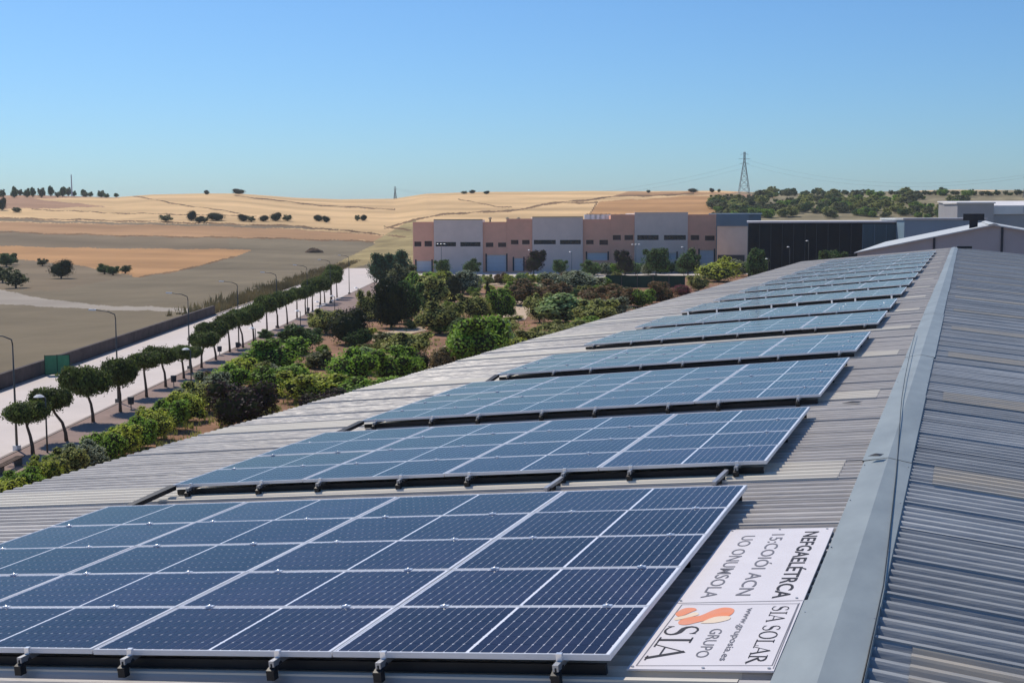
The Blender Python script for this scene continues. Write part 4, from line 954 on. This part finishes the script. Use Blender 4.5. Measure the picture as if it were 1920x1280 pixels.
# black hall
bp = (1402, 520); pb = at(*bp); z_ = ztop(bp, 1402, 418)
o, h = block(bp, wpx(bp, 1692, 1402), 30, z_, 0.18, mt['blackclad'], 'hall', 'long black windowless hall behind the roof', 'building', mt['whiteroof'])
Wb = wpx(bp, 1692, 1402); MB().box(Wb*.71, Wb-.02, -.18, -.004, 0, h-.3).build('cladding_panel', mt['tealclad'], o)
for k in range(1, 14): MB().box(Wb*k/14-.06, Wb*k/14+.06, -.10, -.005 if k/14 < .70 else -.19, 0, h-.25).build('seam', mt['frame_dark'], o) if k/14 < .70 else MB().box(Wb*k/14-.06, Wb*k/14+.06, -.26, -.185, 0, h-.4).build('seam', mt['bluefascia'], o)
# blue-grey hall to its right
bp = (1693, 525); z_ = ztop(bp, 1750, 412)
block(bp, wpx(bp, 1840, 1693), 25, z_, 0.10, mt['blueclad'], 'hall', 'pale blue hall right of the long black hall', 'building', mt['paleroof'])
# distant white halls
bp = (1792, 500); z_ = ztop(bp, 1820, 382)
block(bp, wpx(bp, 1840, 1772), 10, z_, 0.0, mt['hallwall'], 'hall', 'distant grey hall with white roof edge above the dark vent', 'building', mt['whiteroof'])
bp = (1828, 497); z_ = ztop(bp, 1880, 388)
o, h = block(bp, 60, 30, z_, 0.0, mt['hallwall'], 'hall', 'distant hall with broad white fascia at the right picture edge', 'building', mt['whiteroof'], (mt['whiteroof'], 1.9), slope=1.5)
for k in range(6): MB().box(4+k*8, 4.5+k*8, -.5, -.41, h-1.6, h-.2).build('lamp_box', mt['whitepaint'], o)
bp = (1700, 490); z_ = ztop(bp, 1800, 372)
# neighbouring gabled hall just beyond the roof end
HY0 = 136.0
def yplane(px, py, y): d = ray(px, py); return CAM+d*((y-CAM[1])/d[1])
ap = yplane(1863, 421, HY0); el = yplane(1640, 466, HY0); er = yplane(1990, 443, HY0)
g = empty('gabled_hall', (float(ap[0]), HY0, G)); tag(g, 'grey gabled hall just beyond the far end of the corrugated roof', 'building')
la, lh, ra, rh, ah = float(el[0]-ap[0]), float(el[2]-G), float(er[0]-ap[0]), float(er[2]-G), float(ap[2]-G)
sl = (ah-lh)/(-la); wl2 = la-2.0; lh2 = ah+wl2*sl; wr2 = 26.0; sr = (ah-rh)/ra; rh2 = ah-wr2*sr
MB().add([(wl2+.3,0,0),(wr2,0,0),(wr2,0,rh2-.1),(0,0,ah-.12),(wl2+.3,0,lh2-.05)], [(0,1,2,3,4)]).quad((wl2+.3,0,0),(wl2+.3,0,lh2-.05),(wl2+.3,55,lh2-.05),(wl2+.3,55,0)).quad((wr2,0,0),(wr2,55,0),(wr2,55,rh2-.1),(wr2,0,rh2-.1)).build('wall', mt['hallwall'], g)
for s_, xx, hh in ((-1, wl2, lh2), (1, wr2, rh2)):
    for k in range(11):
        y0, y1 = -.4+k*5.05, -.4+(k+1)*5.05-.03
        b = MB(); b.add([(0,y0,ah-.09),(xx,y0,hh-.09),(xx,y1,hh-.09),(0,y1,ah-.09),(0,y0,ah+.02),(xx,y0,hh+.02),(xx,y1,hh+.02),(0,y1,ah+.02)], [(0,3,2,1),(4,5,6,7),(0,1,5,4),(1,2,6,5),(2,3,7,6),(3,0,4,7)])
        b.build('roof_panel', mt['paleroof'], g)
MB().add([(-.5,-.5,ah-.0),(0,-.5,ah+.12),(.5,-.5,ah-.0),(-.5,55,ah-.0),(0,55,ah+.12),(.5,55,ah-.0)], [(0,1,4,3),(1,2,5,4),(0,2,1)]).build('ridge_cap', mt['paleroof'], g)
for px in (1752, 1879):
    q = yplane(px, 440, HY0); x = float(q[0]-ap[0]); top_ = ah-abs(x)*(sl if x < 0 else sr)-.12
    MB().box(x-.11, x+.11, -.12, -.003, 0, top_).build('downpipe', mt['frame_dark'], g)
q = yplane(1825, 430, HY0+8); x, y = float(q[0]), HY0+8; zb = G+ah+(x-float(ap[0]))*sl
v = empty('roof_vent', (x, y, zb)); tag(v, 'black T-shaped vent on the neighbouring gabled roof', 'vent')
hv = 26/F_PX*depth((x, y, 0))
MB().box(-.42,.42,-.4,.4,-.1,hv*.52).build('duct', mt['purl'], v); MB().box(-1.05,1.05,-.5,.5,hv*.52,hv).build('cowl', mt['purl'], v)

# green screen fence before the hedge
p0, p1 = at(1136, 540), at(1284, 541); d_ = (p1-p0); L_ = float(np.hypot(d_[0], d_[1])); hgt = 24/pxm(p0)
o = empty('screen_fence', (p0[0], p0[1], G), rz=math.atan2(d_[1], d_[0])); tag(o, 'dark green screen fence with pale posts before the hedge', 'fence')
for k in range(5): MB().box(L_*k/5+.06, L_*(k+1)/5-.06, -.03, .03, .1, hgt).build('screen_panel', mt['greenmesh'], o)
for k in range(6): MB().box(L_*k/5-.05, L_*k/5+.05, -.08, .08, 0, hgt+.15).build('post', mt['post'], o)

# ------------------------------------------------------------------ pylons, mast, wires
def pylon(px, ytop, ybase, name, lab, wide, depth_hint=None):
    p = hit(px, ybase); s_ = pxm(p); H = (ybase-ytop)/s_; W = wide/s_
    o = empty('power_pylon', p, rz=.3); tag(o, lab, 'pylon')
    r_ = max(.16, .40/s_)
    lv = [0, .18, .34, .48, .60, .70, .79, .87, .94, 1.0]; wv = [W/2*(1-.86*min(t/.8, 1)) for t in lv]
    cor = lambda i: [Vector((sx*wv[i], sy*wv[i], lv[i]*H)) for sx, sy in ((-1,-1),(1,-1),(1,1),(-1,1))]
    for k in range(4): MB().tube([cor(i)[k]+Vector((0,0,-1.5 if i == 0 else 0)) for i in range(len(lv))], r_, 4).build('leg', mt['steel'], o)
    b = MB()
    for i in range(len(lv)-1):
        A, B_ = cor(i), cor(i+1)
        for k in range(4): b.tube([A[k], B_[(k+1) % 4]], r_*.55, 3, False); b.tube([A[(k+1) % 4], B_[k]], r_*.55, 3, False); b.tube([B_[k], B_[(k+1) % 4]], r_*.5, 3, False)
    b.build('lattice', mt['steel'], o)
    for t, aw in ((.72, .16), (.83, .20), (.94, .14)):
        MB().tube([(-aw*H*.7, 0, t*H), (0, 0, t*H+.02*H), (aw*H*.7, 0, t*H)], r_*.8, 4).build('cross_arm', mt['steel'], o)
    return p, H
pA, HA = pylon(1395, 286, 363, 'power_pylon', 'tall lattice power pylon on the skyline above the factory row', 20)
pB, HB = pylon(741, 350, 373, 'power_pylon', 'small distant power pylon between the hills', 5)
pC, HC = pylon(1924, 325, 372, 'power_pylon', 'power pylon cut by the right picture edge', 10)
def wire(a, b_, sag, lab):
    a, b_ = Vector([float(c) for c in a]), Vector([float(c) for c in b_]); n = 24
    pts = [a.lerp(b_, t/n)-Vector((0, 0, 4*sag*(t/n)*(1-t/n))) for t in range(n+1)]
    tag(MB().tube(pts, .035, 4).build('power_line', mt['steel']), lab, 'power line', 'wires strung between the pylons')
for k, t in enumerate((.72, .83)):
    wire(pA+[0,0,HA*t], pC+[0,0,HC*(t+.1)], 9, ['lower', 'upper'][k]+' wire running right from the tall pylon to the picture edge')
    wire(pA+[0,0,HA*(t-.1)], pB+[0,0,HB*t], 12, ['lower', 'upper'][k]+' wire running left from the tall pylon over the hills')
p = hit(135, 368); s_ = pxm(p); tag(MB().tube([(p[0],p[1],p[2]-1),(p[0],p[1],p[2]+40/s_)], [.5,.3], 6).build('mast', mt['mast']), 'thin pale mast rising from the trees on the left hilltop', 'mast')

# ------------------------------------------------------------------ light summer haze
hm = bpy.data.materials.new('haze_air'); hm.use_nodes = True; hn = hm.node_tree.nodes; hn.remove(hn['Principled BSDF'])
pv = hn.new('ShaderNodeVolumePrincipled'); pv.inputs['Density'].default_value = 0.00012; pv.inputs['Color'].default_value = (.90, .96, 1, 1); pv.inputs['Anisotropy'].default_value = 0.2
hm.node_tree.links.new(pv.outputs[0], hn['Material Output'].inputs['Volume'])
zmin = min(G, float(Z.min()))-1.0
tag(MB().box(-5400, 5400, -5400, 5400, zmin, 64).build('haze', hm), 'thin pale summer haze over the whole landscape', kind='stuff')
